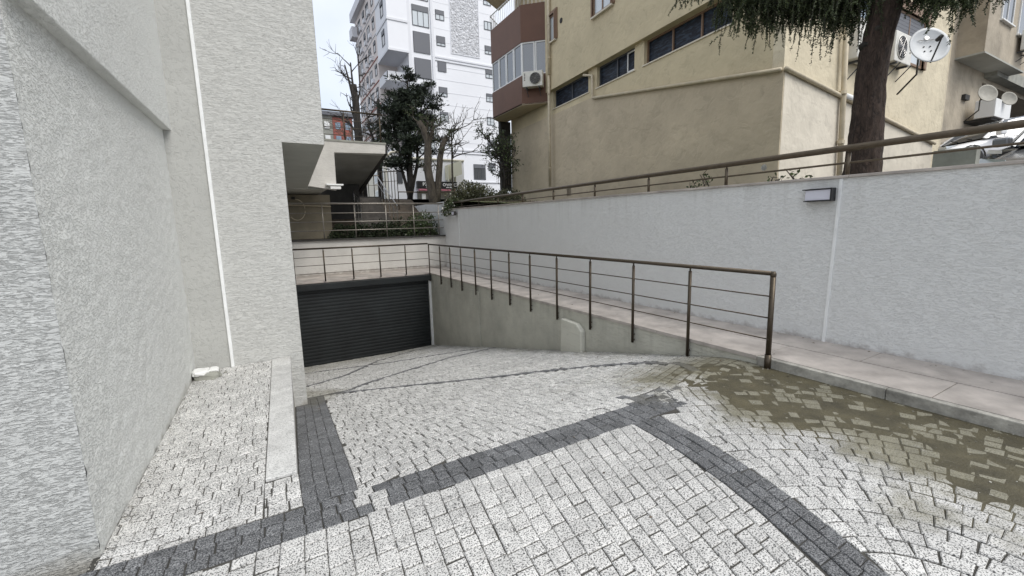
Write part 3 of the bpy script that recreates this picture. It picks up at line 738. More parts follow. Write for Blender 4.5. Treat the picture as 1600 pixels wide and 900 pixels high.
# ------------------------------------------------------------------ white landing with its underside, stair flight behind
YS = 13.6
ld = thing('stair_landing', 'white plastered stair landing with dark sloping underside above the terrace', 'stairs', (2.5, YS, 1.1))
c = lambda px, py: hY(px, py, YS)
a0, a1, a2, a3, a4, a5 = c(500, 219), c(602, 226), c(602, 240), c(522, 238), c(526, 297), c(478, 290)
mb = MB(); mb.prism([a0, a1, a2, a3, a4, a5], (0, .18, 0)); mb.build('fascia', M['plaster_back'], ld)
mb = MB(); mb.box(a0.x-.5, a1.x+.02, YS-.02, YS+1.7, a1.z, a1.z+.05); mb.build('cap', M['concrete'], ld)
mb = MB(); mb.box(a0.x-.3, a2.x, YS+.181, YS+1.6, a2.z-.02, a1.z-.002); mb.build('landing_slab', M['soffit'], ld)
# flight falling away behind the landing
e = hX(553, 306, a2.x); dx = a2.x; w_ = 1.35
s0 = Vector((dx, YS+.185, a2.z)); s1 = Vector((dx, e.y, e.z-.05))
mb = MB(); mb.add([(dx, s0.y, s0.z), (dx, s1.y, s1.z), (dx-w_, s1.y, s1.z), (dx-w_, s0.y, s0.z), (dx, s0.y+.3, s0.z+.25), (dx, s1.y+.3, s1.z+.3), (dx-w_, s1.y+.3, s1.z+.3), (dx-w_, s0.y+.3, s0.z+.25)],
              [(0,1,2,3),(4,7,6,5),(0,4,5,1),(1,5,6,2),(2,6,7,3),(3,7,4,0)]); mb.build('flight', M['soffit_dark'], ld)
mb = MB(); mb.add([(dx, s0.y, s0.z+.02), (dx, s1.y, s1.z-.1), (dx+.12, s1.y, s1.z-.1), (dx+.12, s0.y, s0.z+.02), (dx, s0.y, s0.z+.3), (dx, s1.y+.0, s1.z+.35), (dx+.12, s1.y, s1.z+.35), (dx+.12, s0.y, s0.z+.3)],
              [(0,1,2,3),(4,7,6,5),(0,4,5,1),(1,5,6,2),(2,6,7,3),(3,7,4,0)]); mb.build('stringer', M['wood_dark'], ld)
bk = hY(525, 297, 17.5)
mb = MB(); mb.box(a3.x-.2, 3.3, 17.2, 17.4, -.3, 1.6); mb.build('back_wall', M['dark'], ld)
mb = MB(); mb.box(c(484,0).x, c(512,0).x, YS-.16, YS-.0, c(500,287.5).z-.04, c(500,287.5).z+.0); mb.build('lintel', M['white_trim'], ld)
mb = MB(); mb.box(c(490,0).x, c(507,0).x, YS-.22, YS-.001, c(500,294).z-.03, c(500,294).z+.04); mb.build('lintel', M['pvc'], ld)
railing('railing', 'thin dark railing on top of the white stair landing', [(1.3, YS+.06), (3.44, YS+.06), (3.44, YS+1.2)], 3.33,
        [(x, YS+.06, 2.45) for x in (2.34, 3.36)], [.25, .46, .67], 2.45, r_top=.026, r_post=.022, r_rail=.009, mat='bronze')

# ------------------------------------------------------------------ terrace bed, slope, street levels
def up_fn(x, y):
    z = -.36
    if y > 15.6: z = -.36 + min((y-15.6)/3.6, 1)*1.55
    return z
struct(base_sheet('terrace_bed', -1, 5.9, 15.05, 20, 12, 20, up_fn, 0, M['soil']))
struct(base_sheet('planting_bed', 5.80, 9.0, -4.2, 15.0, 6, 30, lambda x, y: wtop(y)-.02+.03*mn.noise(Vector((x, y, 0)))+max(0, y-9)*.06, 0, M['grass']))
def bank(x, y): return max(.75, .95+(y-15)*.05) if y > 15 else .9
struct(base_sheet('far_bank', 5.8, 40, 14.9, 26, 20, 16, lambda x, y: .80+(y-14.9)*.055, 0, M['grass']))
struct(base_sheet('street', -60, 120, 19.8, 140, 6, 6, lambda x, y: 1.25 + (y-20)*.02 if y < 21 else 1.3+(y-20)*.004, 0, M['asphalt']))
def street2(x, y): return -.06 + max(0, x-8.3)*.118 if x < 22 else 1.56+(x-22)*.02
struct(base_sheet('side_street', 8.2, 80, -25, 6.5, 40, 10, street2, 0, M['asphalt']))
struct(base_sheet('ground', -400, 900, -300, 1000, 8, 8, lambda x, y: -4.4, 0, M['soil']))
mb = MB(); mb.box(7.6, 15.5, 3.55, 3.75, -.2, .86); 
q0 = hX(1450, 256, 8); 
lw = MB(); lw.prism([(8.05, 1.98, -.2), (8.05, 2.40, -.2), (8.05, 2.40, .84), (8.05, 1.98, .84)], (.15, 0, 0))
tag(lw.build('low_wall', M['concrete'], None), 'low mossy grey green wall beyond the handrail below the parked white car', 'wall')

# ================================================================== buildings beyond
class Frame:
    """a wall plane: O at z=0, u along the wall, n out of the wall"""
    def __init__(s, O, u, n): s.O = Vector(O); s.u = Vector(u).normalized(); s.n = Vector(n).normalized()
    def p(s, u, z, d=0): return s.O + s.u*u + s.n*d + Vector((0,0,z))
    def uz(s, px, py, d=0):
        q = hit(px, py, s.O+s.n*d, s.n); return ((q-s.O).dot(s.u), q.z)
    def box(s, mb, u0, u1, z0, z1, d0, d1, mi=0):
        mb.obox(s.p(u0, z0, d0), s.u*(u1-u0), s.n*(d1-d0), Vector((0,0,z1-z0)), mi)
    def poly(s, mb, pts, d0, d1, mi=0): mb.prism([s.p(u, z, d0) for u, z in pts], s.n*(d1-d0), mi)

# ------------------------------------------------------------------ ochre building
A0, A1 = Vector((9.80, 5.45, 0)), Vector((10.52, 15.0, 0))
FA = Frame(A0, A1-A0, Vector((-(A1-A0).y, (A1-A0).x, 0)))
FB = Frame(A0, (1, 0, 0), (0, -1, 0))
ob = thing('apartment_building', 'ochre yellow rendered apartment building with slanting drain pipe behind the handrail', 'building', (A0.x, A0.y, .3))
LA = FA.uz(800, 250)[0]; LB = FB.uz(1486, 60)[0]
zt = FA.uz(857.5, 142.5, .14)[1]                    # foot of the upper storeys
def pair(F, a, b, d=0): (u0, z0), (u1, z1) = F.uz(*a, d), F.uz(*b, d); return u0, z0, u1, z1
# lower wall with strip windows
W = []
for (ax, ay), (bx, by) in (((868.75, 172), (923.75, 143.75)), ((937, 137), (996, 108.75)), ((1011, 102.5), (1150, 35.5))):
    u0, z0 = FA.uz(ax, ay, -.12); u1, z1 = FA.uz(bx, by, -.12); W.append((min(u0, u1), max(u0, u1)))
zs = sum(FA.uz(x, y, -.12)[1] for x, y in ((868.75, 172), (996, 108.75), (1060, 79)))/3
W.sort()
mb = MB(); FA.box(mb, .26, LA, -.4, zs, -.3, 0); cur = .26
for u0, u1 in W:
    FA.box(mb, cur, u0, zs+.001, zt+.05, -.3, 0); cur = u1
FA.box(mb, cur, LA, zs+.001, zt+.05, -.3, 0)
mb.build('lower_wall', M['beige_up'], ob)
mb = MB(); FA.box(mb, .25, FA.uz(857, 100)[0], zt, 16, -.3, .14); uw = mb.build('upper_wall', M['beige_up'], ob)
mb = MB(); mb.prism([(A0.x+.36, 5.72, 0), FA.p(LA-.02, 0, -.31), (20.5, 18.3, 0), (A0.x+LB-.02, 5.72, 0)], (0, 0, 15.9))
mb.build('core', M['beige_up'], ob)
for k, (u0, u1) in enumerate(W):
    g = MB(); FA.box(g, u0, u1, zs, zt, -.20, -.16); nb = max(2, round((u1-u0)/.95))
    wn = MB(); FA.box(wn, u0, u1, zs, zs+.04, -.16, -.12); FA.box(wn, u0, u1, zt-.05, zt, -.16, -.12)
    for i in range(nb+1):
        uu = u0+(u1-u0-.04)*i/nb; FA.box(wn, uu, uu+.04, zs+.04, zt-.05, -.16, -.115)
    o = wn.build('window', M['frame_dark'] if k else M['brown_frame'], ob); g.build('pane', M['reeded'], o)
    s_ = MB(); FA.box(s_, u0-.05, u1+.05, zs-.035, zs-.001, -.2, .03); s_.build('sill', M['beige_plinth'], o)
ua, za = FA.uz(980, 103, -.1); ub_, zb_ = FA.uz(996, 82, -.1)
o = MB(); lo_, hi_ = min(ua, ub_), max(ua, ub_)
for (q0, q1, r0, r1) in ((lo_, hi_, zs+.06, zs+.09), (lo_, hi_, zs+.60, zs+.63), (lo_, lo_+.03, zs+.06, zs+.63), (hi_-.03, hi_, zs+.06, zs+.63)): FA.box(o, q0, q1, r0, r1, -.13, -.10)
o.build('vent_frame', M['pvc'], ob)
# upper windows on the long side
def window(F, parent, u0, u1, z0, z1, d=0, reveal=.12, frame='brown_frame', glass='glass', surround=None, mull=1, sill=None, fw=.06, shutter=0, trans=0):
    wn = MB()
    for (q0, q1, r0, r1) in ((u0, u1, z0, z0+fw), (u0, u1, z1-fw, z1), (u0, u0+fw, z0+fw, z1-fw), (u1-fw, u1, z0+fw, z1-fw)): F.box(wn, q0, q1, r0, r1, d-.02, d+.035)
    for i in range(1, mull+1):
        uu = u0+(u1-u0)*i/(mull+1); F.box(wn, uu-fw*.4, uu+fw*.4, z0+fw, z1-fw, d-.02, d+.03)
    if trans: F.box(wn, u0+fw, u1-fw, z1-trans-fw*.4, z1-trans+fw*.4, d-.02, d+.032)
    o = wn.build('window', M[frame], parent)
    g = MB(); F.box(g, u0+.01, u1-.01, z0+.01, z1-.01, d-.03, d+.006); g.build('pane', M[glass], o)
    if surround:
        s_ = MB(); a = surround[1]
        for k, (aa, dd) in enumerate(((a, .05), (a*.66, .075), (a*.33, .10))):
            for (q0, q1, r0, r1) in ((u0-aa, u1+aa, z1, z1+aa), (u0-aa, u0, z0, z1), (u1, u1+aa, z0, z1)): F.box(s_, q0, q1, r0, r1, d-.02, d+dd)
        s_.build('surround', M[surround[0]], o)
    if sill:
        s_ = MB(); F.box(s_, u0-.06, u1+.06, z0-.05, z0-.001, d-.02, d+.10); s_.build('sill', M[sill], o)
    if shutter:
        s_ = MB(); n_ = max(3, int(shutter/.09))
        for i in range(n_): F.box(s_, u0+fw, u1-fw, z1-fw-shutter*(i+1)/n_+.006, z1-fw-shutter*i/n_, d+.007, d+.022)
        s_.build('shutter', M['shutter'], o)
    return o
def wpx(F, pts, d): 
    q = [F.uz(*p, d) for p in pts]; return min(a for a, _ in q), max(a for a, _ in q), min(b for _, b in q), max(b for _, b in q)
u0, u1, z0, z1 = wpx(FA, ((862, 66), (866, 62), (863, 25), (868, 20)), .14)
window(FA, ob, u0, u1+.12, z0, z1, .14, surround=('brown_frame', .14), mull=0, sill='beige_plinth', glass='glass_pale')
u0, z0 = FA.uz(928, 28, .14); u1, _ = FA.uz(957, 10, .14); u0, u1 = min(u0, u1), max(u0, u1)
window(FA, ob, u0, u1, z0, z0+1.3, .14, surround=('brown_frame', .12), mull=1, sill='beige_plinth', glass='glass_pale')
u0, z0 = FA.uz(877, 32, .14); mb = MB(); mb.disc(FA.p(u0, z0, .14), FA.n, .09, .02); mb.build('vent_hole', M['dark'], ob)
u0, z0 = FA.uz(1195, 262, .0); mb = MB(); mb.disc(FA.p(u0, z0, 0), FA.n, .07, .03); mb.build('vent_cap', M['pvc'], ob)
u0, z0 = FA.uz(890, 300, 0); mb = MB(); FA.box(mb, u0-.15, u0+.15, z0-.15, z0+.15, 0, .03); mb.build('hatch', M['brown_frame'], ob)
# plinth coat under the slanting pipe
uc, zc = FA.uz(1228, 108); ue, ze = FA.uz(925, 153)
mb = MB(); FA.poly(mb, [(-.03, -.3), (LA-.001, -.3), (LA-.001, ze+.05), (ue, ze), (-.03, zc)], 0, .03); mb.build('plinth_coat', M['beige_low'], ob)
uf, zf = FB.uz(1455, 225)
mb = MB(); mb.prism([FB.p(0, -.5), FB.p(LB, -.5), FB.p(LB, -.5, -.25), FA.p(.26, -.5, -.004)], (0, 0, 16.5)); mb.build('front_wall', M['beige_front_lit'], ob)
mb = MB(); FB.poly(mb, [(.0, -.4), (uf, -.4), (uf, zf), (.0, zc)], 0.001, .035); mb.build('plinth_coat', M['beige_plinth'], ob)
# pipes
mb = MB(); P_ = [FA.p(*FA.uz(912, 117.5, .08), .08), FA.p(*FA.uz(925, 118, .08), .08), FA.p(*FA.uz(926, 153, .08), .08), FA.p(0, zc, .085), ]
mb.tube(P_, .045, 8); mb.build('slanting_pipe', M['pipe'], ob, True)
mb = MB(); mb.tube([FB.p(-.07, zc, .085), FB.p(uf, zf, .085)], .045, 8); mb.build('slanting_pipe', M['pipe'], ob, True)
for (x, y0_, y1_) in ((857, -40, 118), (858, 118, 292)):
    u_, z_ = FA.uz(x, y0_, .2); u2, z2 = FA.uz(x, y1_, .2); mb = MB()
    mb.tube([FA.p(u_, z_, .22), FA.p(u_, z2, .22)], .055, 8); mb.build('downpipe', M['pipe'], ob, True)
    for k in range(3):
        mb = MB(); zz = z2+(z_-z2)*(k+.5)/3; mb.tube([FA.p(u_, zz, .22), FA.p(u_, zz+.05, .22)], .07, 8); mb.build('pipe_collar', M['pipe'], ob)
u_, z_ = FB.uz(1326, -30, .12); u2, z2 = FB.uz(1318, 150, .12); u3, z3 = FB.uz(1311, 280, .12)
mb = MB(); mb.tube([FB.p(u_, z_, .12), FB.p(u2, z2, .12), FB.p(u3, z3, .12)], .06, 8); mb.build('downpipe', M['pipe'], ob, True)
for yy in (147, 225):
    uu, zz = FB.uz(1315, yy, .12); mb = MB(); mb.tube([FB.p(u2+(uu-u2)*.5, zz, .12), FB.p(u2+(uu-u2)*.5, zz+.08, .12)], .085, 8); mb.build('pipe_collar', M['pipe'], ob)
u0, z0 = FB.uz(1332, 154, .1); u1, z1 = FB.uz(1320, 150, .1)
mb = MB(); mb.tube([FB.p(u1, z1, .1), FB.p(u0, z0, .1)], .07, 8); mb.build('mortar_patch', M['pvc'], ob, True)
# front windows
u0, z0 = FB.uz(1275, 6, -.02); u1, z1 = FB.uz(1325, 28, -.02); window(FB, ob, u0, u1, (z0+z1)/2, (z0+z1)/2+1.3, .01, mull=1, sill='beige_plinth', frame='frame_dark')
u0, z0 = FB.uz(1338, 34, -.02); u1, z1 = FB.uz(1366, 42, -.02); window(FB, ob, u0, u1+.3, (z0+z1)/2, (z0+z1)/2+1.25, .01, mull=1, frame='frame_dark', glass='glass_blue', sill='pvc')
u0, z1 = FB.uz(1395, 12, 0); u1, _ = FB.uz(1444, 35, 0); 
window(FB, ob, u0, u1, z1-1.2, z1+.02, .01, mull=1, surround=('brown_frame', .30), frame='brown_frame', glass='glass_pale', shutter=.45)
# bay with brown panels
d_ = .807
B = [Vector((10.50, 15.0, 0)), Vector((9.69, 15.78, 0)), Vector((9.69, 18.35, 0)), Vector((10.6, 19.1, 0))]
def bay_ring(z0, z1, inset=0.0, name='brown_panel', mat='brown'):
    for i in range(3):
        p, q = B[i], B[i+1]; u = (q-p); n_ = Vector((-u.y, u.x, 0)).normalized(); 
        if n_.x > 0: n_ = -n_
        F = Frame(p, u, n_); L = u.length
        if name: mb = MB(); F.box(mb, 0, L, z0, z1, -.12-inset, -inset); mb.build(name, M[mat], ob)
        yield F, L
for F, L in bay_ring(4.80, 5.92): pass
for F, L in bay_ring(7.18, 8.56): pass
for F, L in bay_ring(10.0, 11.3): pass
for F, L in bay_ring(5.925, 7.175, .04, None):
    nwin = 2 if L < 1.3 else 4
    for i in range(nwin):
        window(F, ob, L*i/nwin+.01, L*(i+1)/nwin-.01, 5.925, 7.175, -.06, mull=0, frame='pvc', glass='glass', fw=.05, trans=.0)
mb = MB(); core = [p.copy() for p in B]; core = [Vector((10.5, 15.02, 0)), Vector((9.83, 15.85, 0)), Vector((9.83, 18.25, 0)), Vector((10.6, 19.0, 0))]
mb.prism([p+Vector((0,0,5.0)) for p in core], (0, 0, .9)); mb.prism([p+Vector((0,0,7.2)) for p in core], (0, 0, 1.3)); mb.build('bay_floor', M['beige_up'], ob)
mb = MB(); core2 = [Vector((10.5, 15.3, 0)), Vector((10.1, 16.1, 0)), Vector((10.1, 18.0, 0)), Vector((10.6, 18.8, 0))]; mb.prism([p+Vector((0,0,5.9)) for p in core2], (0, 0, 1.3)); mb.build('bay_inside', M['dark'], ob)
mb = MB(); mb.prism([p+Vector((0,0,4.79)) for p in B], (0, 0, .06)); mb.build('bay_soffit', M['beige_low'], ob); mb = MB(); mb.prism([p+Vector((0,0,9.9)) for p in [Vector((10.5,14.9,0)), Vector((9.5,15.75,0)), Vector((9.5,18.5,0)), Vector((10.6,19.2,0))]], (0, 0, .12)); mb.build('bay_soffit', M['beige_low'], ob)
mb = MB()
for i in range(3):
    p, q = B[i], B[i+1]; L = (q-p).length; k = int(L/.16)
    mb.tube([p+Vector((0,0,9.15)), q+Vector((0,0,9.15))], .025, 6)
    for j in range(k+1):
        r_ = p+(q-p)*(j/k); mb.tube([r_+Vector((0,0,8.55)), r_+Vector((0,0,9.15))], .012, 4)
mb.build('balcony_railing', M['pvc'], ob)
# dark grated window at the far end of the long side
gx = hX(797, 190, 10.6); 
mb = MB(); y_ = 18.3
mb.box(10.2, 10.75, y_+.3, y_+.5, 1.6, 4.8); mb.build('end_wall', M['dark'], ob)
mb = MB(); 
for i in range(7): mb.tube([(9.95+.11*i, y_+.2, 1.9), (9.95+.11*i, y_+.2, 4.1)], .012, 4)
for z in (1.9, 3.0, 4.1): mb.tube([(9.92, y_+.2, z), (10.65, y_+.2, z)], .014, 4)
mb.build('window_grille', M['bronze_light'], ob)

def ac_unit(F, uc, zc, s, d, label, bracket=True, marks=True, deep=.36):
    """outdoor air conditioner on a wall frame; s = width"""
    base = F.p(uc, zc-s*.36, d); off = .12 if deep > .3 else .03
    t_ = thing('air_conditioner', label, 'air conditioner', tuple(base), 'air conditioners on the walls')
    h = s*.72; dp = s*deep
    mb = MB(); F.box(mb, uc-s/2, uc+s/2, zc-h/2, zc+h/2, d+off, d+off+dp); mb.build('casing', M['ac'], t_, bevel=.02*s)
    cu = uc-s*.14
    mb = MB(); mb.tube([F.p(cu, zc, d+off+dp+.001), F.p(cu, zc, d+off+dp+.02)], [h*.42, h*.40], 24); mb.build('fan_ring', M['ac'], t_, True)
    mb = MB(); mb.tube([F.p(cu, zc, d+off+dp+.004), F.p(cu, zc, d+off+dp+.022)], h*.375, 24); g = mb.build('fan_opening', M['dark'], t_)
    mb = MB()
    for k in range(1, 5): 
        r = h*.36*k/4.4; mb.tube([F.p(cu+r*math.cos(a), zc+r*math.sin(a), d+off+dp+.03) for a in np.linspace(0, 2*math.pi, 20)], .005*s, 4, cap=False)
    for k in range(6):
        a = k*math.pi/6; mb.tube([F.p(cu-h*.37*math.cos(a), zc-h*.37*math.sin(a), d+off+dp+.03), F.p(cu+h*.37*math.cos(a), zc+h*.37*math.sin(a), d+off+dp+.03)], .004*s, 4)
    mb.build('fan_guard', M['steel'], t_)
    if marks:
        mb = MB()
        for k in range(5): F.box(mb, uc+s*.36, uc+s*.41, zc+h*(.34-.10*k)-.03*s, zc+h*(.34-.10*k)+.012*s, d+off+dp+.001, d+off+dp+.004)
        mb.build('side_grip', M['dark'], t_)
    for q in (-.32, .32):
        mb = MB(); F.box(mb, uc+q*s-.02, uc+q*s+.02, zc-h/2-.05, zc-h/2-.002, d, d+off+dp)
        mb.tube([F.p(uc+q*s, zc-h/2-.35*s, d), F.p(uc+q*s, zc-h/2-.04, d+.1+dp)], .014, 4); mb.build('bracket', M['frame_dark'], t_)
    return t_
u0, z0 = FB.uz(1418, 74, .3); ac_unit(FB, u0, z0, 1.0, 0, 'white air conditioner beside the large dish, right of the leaning trunk', deep=.2)
u0, z0 = FB.uz(1362, 66, .3); ac_unit(FB, u0, z0, 1.15, 0, 'air conditioner mostly hidden behind the leaning tree trunk', deep=.22)
F0 = Frame(B[0], B[1]-B[0], Vector((-.7, -.7, 0))); u0, z0 = F0.uz(833, 124, .3)
ac_unit(F0, u0, z0, .80, 0, 'air conditioner hanging on the brown balcony panel')

def dish(c, n, r, mat, label, F=None, arm=True):
    c = Vector(c); n = Vector(n).normalized(); t_ = thing('satellite_dish', label, 'satellite dish', tuple(c), 'satellite dishes')
    x = n.cross(Vector((0,0,1))).normalized(); y = x.cross(n); mb = MB(); K, R = 36, 8
    vs = [c - n*.0]
    for side in (0, 1):
        for j in range(1, R+1):
            for i in range(K):
                a = 2*math.pi*i/K; q = j/R; vs.append(c + x*(r*q*math.cos(a)*.95) + y*(r*q*math.sin(a)) + n*(r*.22*q*q - .018*side))
    vs.append(c-n*.018); last = len(vs)-1; fs = []
    for side in (0, 1):
        o_ = 1+side*R*K; cc = 0 if side == 0 else last
        for i in range(K): f = (cc, o_+i, o_+(i+1) % K); fs.append(f if side == 0 else f[::-1])
        for j in range(R-1):
            for i in range(K):
                f = (o_+j*K+i, o_+(j+1)*K+i, o_+(j+1)*K+(i+1) % K, o_+j*K+(i+1) % K); fs.append(f if side == 0 else f[::-1])
    e = 1+(R-1)*K; e2 = e+R*K
    for i in range(K): fs.append((e+i, e2+i, e2+(i+1) % K, e+(i+1) % K))
    mb.add(vs, fs); mb.build('reflector', M[mat], t_, True)
    if arm:
        tip = c+n*(r*1.05)-y*(r*.1)
        mb = MB(); mb.tube([c-y*r*.98+n*.1*r, tip], .018, 6); mb.build('arm', M['dark'], t_)
        mb = MB(); mb.tube([tip-n*.03, tip-n*.16], .045, 10); mb.build('receiver', M['dark'], t_)
        mb = MB()
        for sx_, sy_ in ((-.15, .02), (.15, .02), (-.15, -.25), (.15, -.25)):
            p = c+x*(r*sx_)+y*(r*sy_)+n*(.006+r*.22*(sx_**2+sy_**2)); mb.tube([p, p+n*.012], .016, 8)
        mb.build('bolt', M['dark'], t_)
        mb = MB()
        for k in range(9):
            p = c+x*(r*(-.42+.095*k))+y*(r*(.33+.01*(k % 3)))+n*(.03+r*.05); mb.tube([p, p+x*.05+y*.015*(k % 2)], .007, 4)
        p = c+y*(r*.5)+n*(r*.06+.004); mb.tube([p, p+n*.01], .05, 8)
        mb.build('faint_print', M['steel'], t_)
    mb = MB(); mb.tube([c-n*.02, c-n*.25-Vector((0,0,.1)), c-n*.25-Vector((0,0,.45)), c-n*.9-Vector((0,0,.55))], .022, 6); mb.build('mount', M['dark'], t_)
    return t_
dc = FB.uz(1448, 74, .95); dish(FB.p(dc[0], dc[1], .95), (-.62, -.76, .30), .44, 'dish', 'large white satellite dish on the ochre wall right of the tree trunk')

# ------------------------------------------------------------------ grey beige building on the right
rb = thing('apartment_building', 'weathered grey beige building with boxed balcony at the right edge', 'building', (25, 6.5, 1.5))
FC = Frame((21.6, 6.9, 0), (1, 0, 0), (0, -1, 0))
ul = FC.uz(1474, 150)[0]; ur = FC.uz(1532, 150)[0]
mb = MB(); FC.box(mb, ul, ur, -1, 20, -8, 0); FC.box(mb, ur, ur+12, FC.uz(1538, 150)[1]+.5, 20, -8, -.0); mb.build('wall', M['grey_beige'], rb)
mb = MB(); FC.box(mb, ul-.12, ul+.05, -1, 20, -.1, .06); mb.build('corner_strip', M['pipe'], rb)
mb = MB(); mb.box(17.6, 22.2, 9.5, 10, -1, 20); mb.build('recess_wall', M['grey_beige'], rb)
c0 = FC.uz(1492, 92); YBx = None
cx = FC.p(*c0); c1 = hX(1538, 80, cx.x); c2 = hY(1598, 112, c1.y)
mb = MB(); mb.box(cx.x, c2.x, c1.y, 6.9, c1.z, c1.z+9); mb.build('boxed_balcony', M['grey_beige'], rb)
mb = MB(); mb.box(cx.x-.03, c2.x+.03, c1.y-.03, 6.9, c1.z-.06, c1.z-.001); mb.build('balcony_soffit', M['soffit'], rb)
FD = Frame((cx.x, c1.y, 0), (1, 0, 0), (0, -1, 0))
q = FD.uz(1563, 30); window(FD, rb, q[0], q[0]+1.4, q[1], q[1]+2, .01, frame='pvc', mull=1, sill='pvc')
q = FD.uz(1582, 45); window(FD, rb, q[0]+.6, q[0]+2.6, q[1]-.1, q[1]+2, .01, frame='pvc', mull=1, sill='pvc')
q = FC.uz(1545, 190); window(FC, rb, ur+.1, ur+2.2, 2.0, q[1]+.3, -.6, frame='pvc', mull=2)
mb = MB(); FC.box(mb, ur, ur+14, 1.0, 6.5, -3, -2.6); mb.build('shop_front', M['glass'], rb)
mb = MB(); FC.box(mb, ur+.1, ur+9, FC.uz(1560, 128)[1]-.1, FC.uz(1560, 128)[1]+.35, -.3, .4); mb.build('canopy', M['concrete'], rb)
q = FC.uz(1562, 172, .8); mb = MB(); FC.box(mb, q[0]-1.0, q[0]+1.0, q[1]-.35, q[1]+.35, .3, .9); 
t_ = thing('air_conditioner', 'long white air conditioner under the two old dishes near the right edge', 'air conditioner', tuple(FC.p(q[0], q[1], .3)), 'air conditioners on the walls')
mb.build('casing', M['pvc'], t_, bevel=.02); mb = MB(); FC.box(mb, q[0]-.9, q[0]+.9, q[1]-.45, q[1]-.36, -.3, .8); mb.build('bracket', M['dark'], t_)
q = FD.uz(1592, 62); ac_unit(FD, q[0]+.3, q[1]-.1, 1.1, 0, 'small air conditioner on the weathered balcony at the right edge', marks=False)
q = FC.uz(1541, 147, 1.0); dish(FC.p(q[0], q[1], 1.0), (-.6, -.75, .3), .34, 'dish_old', 'larger of two old grey dishes near the right edge', arm=False)
q = FC.uz(1575, 155, 1.0); dish(FC.p(q[0], q[1], 1.0), (-.6, -.75, .3), .29, 'dish_old', 'smaller of two old grey dishes near the right edge', arm=False)
mb = MB(); q = FC.uz(1511, 152, .1); FC.box(mb, q[0]-.25, q[0]+.25, q[1]-.1, q[1]+.1, 0, .12); mb.build('broken_vent', M['dark'], rb)

# ------------------------------------------------------------------ white tower
tw = thing('apartment_tower', 'tall white residential tower with dark shuttered windows behind the trees', 'building', (20, 47, 1.5))
YT = 47.; FT = Frame((0, YT, 0), (1, 0, 0), (0, -1, 0))
mb = MB(); mb.box(15.0, 25.5, YT, YT+14, 1, 34); mb.build('body', M['tower'], tw)
mb = MB(); mb.box(12.9, 15.6, YT+4.2, YT+15, 1, 26.2); mb.build('side_wing', M['tower_side'], tw)
mb = MB(); mb.box(12.35, 15.6, YT+8.2, YT+15.2, 26.2, 27.2); mb.box(12.2, 13.2, YT+13.6, YT+15.3, 24.0, 25.2); mb.build('cornice', M['tower_trim'], tw)
mb = MB(); mb.box(12.9, 15.0, YT-.3, YT+4.2, 17.95, 34); mb.build('corner_bay', M['tower'], tw)
mb = MB()
for z in (17.85, 20.75, 23.4): mb = MB(); mb.box(12.82, 15.0, YT-.38, YT+4.25, z, z+.22); mb.build('ledge', M['tower_trim'], tw)
for z in (15.3, 12.6, 10.0, 7.4):
    mb = MB(); mb.box(12.9, 15.0, YT+.9, YT+4.2, z, z+.25); mb.box(12.9, 12.98, YT+.9, YT+4.2, z+.25, z+.95); mb.box(12.9, 15.0, YT+.9, YT+.98, z+.25, z+.95); mb.build('balcony', M['tower_trim'], tw)
mb = MB()
for a, b in ((15.0, 15.35), (17.62, 17.9)): mb.box(a, b, YT-.12, YT+.05, 1.5, 34)
mb.build('pilaster', M['tower_trim'], tw)
mb = MB()
for z, h in ((18.0, .16), (17.7, .10), (8.4, .16), (8.1, .08), (4.9, .14)): mb.box(17.9, 25.55, YT-.10, YT+.05, z, z+h)
for k in range(12):
    z = 34-k*1.3
    if z > 8.5: mb.box(17.9, 25.5, YT-.012, YT+.03, z-.02, z+.02)
for k in range(7): mb.box(17.9, 25.5, YT-.02, YT+.03, 9.3+1.3*k, 9.34+1.3*k)
mb.box(19.85, 23.35, YT-.06, YT+.02, 18.7, 18.8); mb.box(19.85, 19.93, YT-.06, YT+.02, 18.8, 34); mb.box(23.27, 23.35, YT-.06, YT+.02, 18.8, 34)
mb.build('moulding', M['tower_trim'], tw)
mb = MB(); mb.box(19.95, 23.25, YT-.04, YT+.02, 18.82, 34); pn = mb.build('textured_panel', plaster('tower_panel', (.80,.81,.84), (3,3,7), 1.0, .12, .05), tw)
sz0 = None
def tower_window(u0, u1, zt_, h, sh, name='window', frame='frame_dark', F=FT, mull=2, gl='glass_pale'):
    wn = MB(); fw = .07
    for (q0, q1, r0, r1) in ((u0, u1, zt_-h, zt_-h+fw), (u0, u1, zt_-fw, zt_), (u0, u0+fw, zt_-h+fw, zt_-fw), (u1-fw, u1, zt_-h+fw, zt_-fw)): F.box(wn, q0, q1, r0, r1, 0, .05)
    for i in range(1, mull+1):
        uu = u0+(u1-u0)*i/(mull+1); F.box(wn, uu-.03, uu+.03, zt_-h+fw, zt_-fw, 0, .045)
    o = wn.build(name, M[frame], tw)
    g = MB(); F.box(g, u0+.01, u1-.01, zt_-h+.01, zt_-.01, -.01, .02); g.build('pane', M[gl], o)
    if sh > 0:
        s_ = MB(); F.box(s_, u0+.04, u1-.04, zt_-h*sh, zt_-.03, .05, .085); s_.build('shutter', M['shutter'], o)
    return o
for k in range(9):
    zt_ = 28.05-2.6*k+ (0 if k < 4 else 0)
    if zt_ < 6: break
    tower_window(15.62, 17.45, zt_, 2.05, [.2, .2, .28, 1, .96, .9, .9, .3, .3][k], mull=2)
    tower_window(18.2, 19.2, zt_, 1.0, [.4, .4, .45, .70, 1, .65, .3, .5, .6][k], mull=1)
    tower_window(24.0, 24.95, zt_, .92, [.5, .5, .0, .6, .5, .35, .15, .8, .6][k], mull=1)
tower_window(22.05, 23.6, 7.0, 1.75, .25, mull=2, gl='glass')
FS = Frame((12.9, YT, 0), (0, 1, 0), (-1, 0, 0))
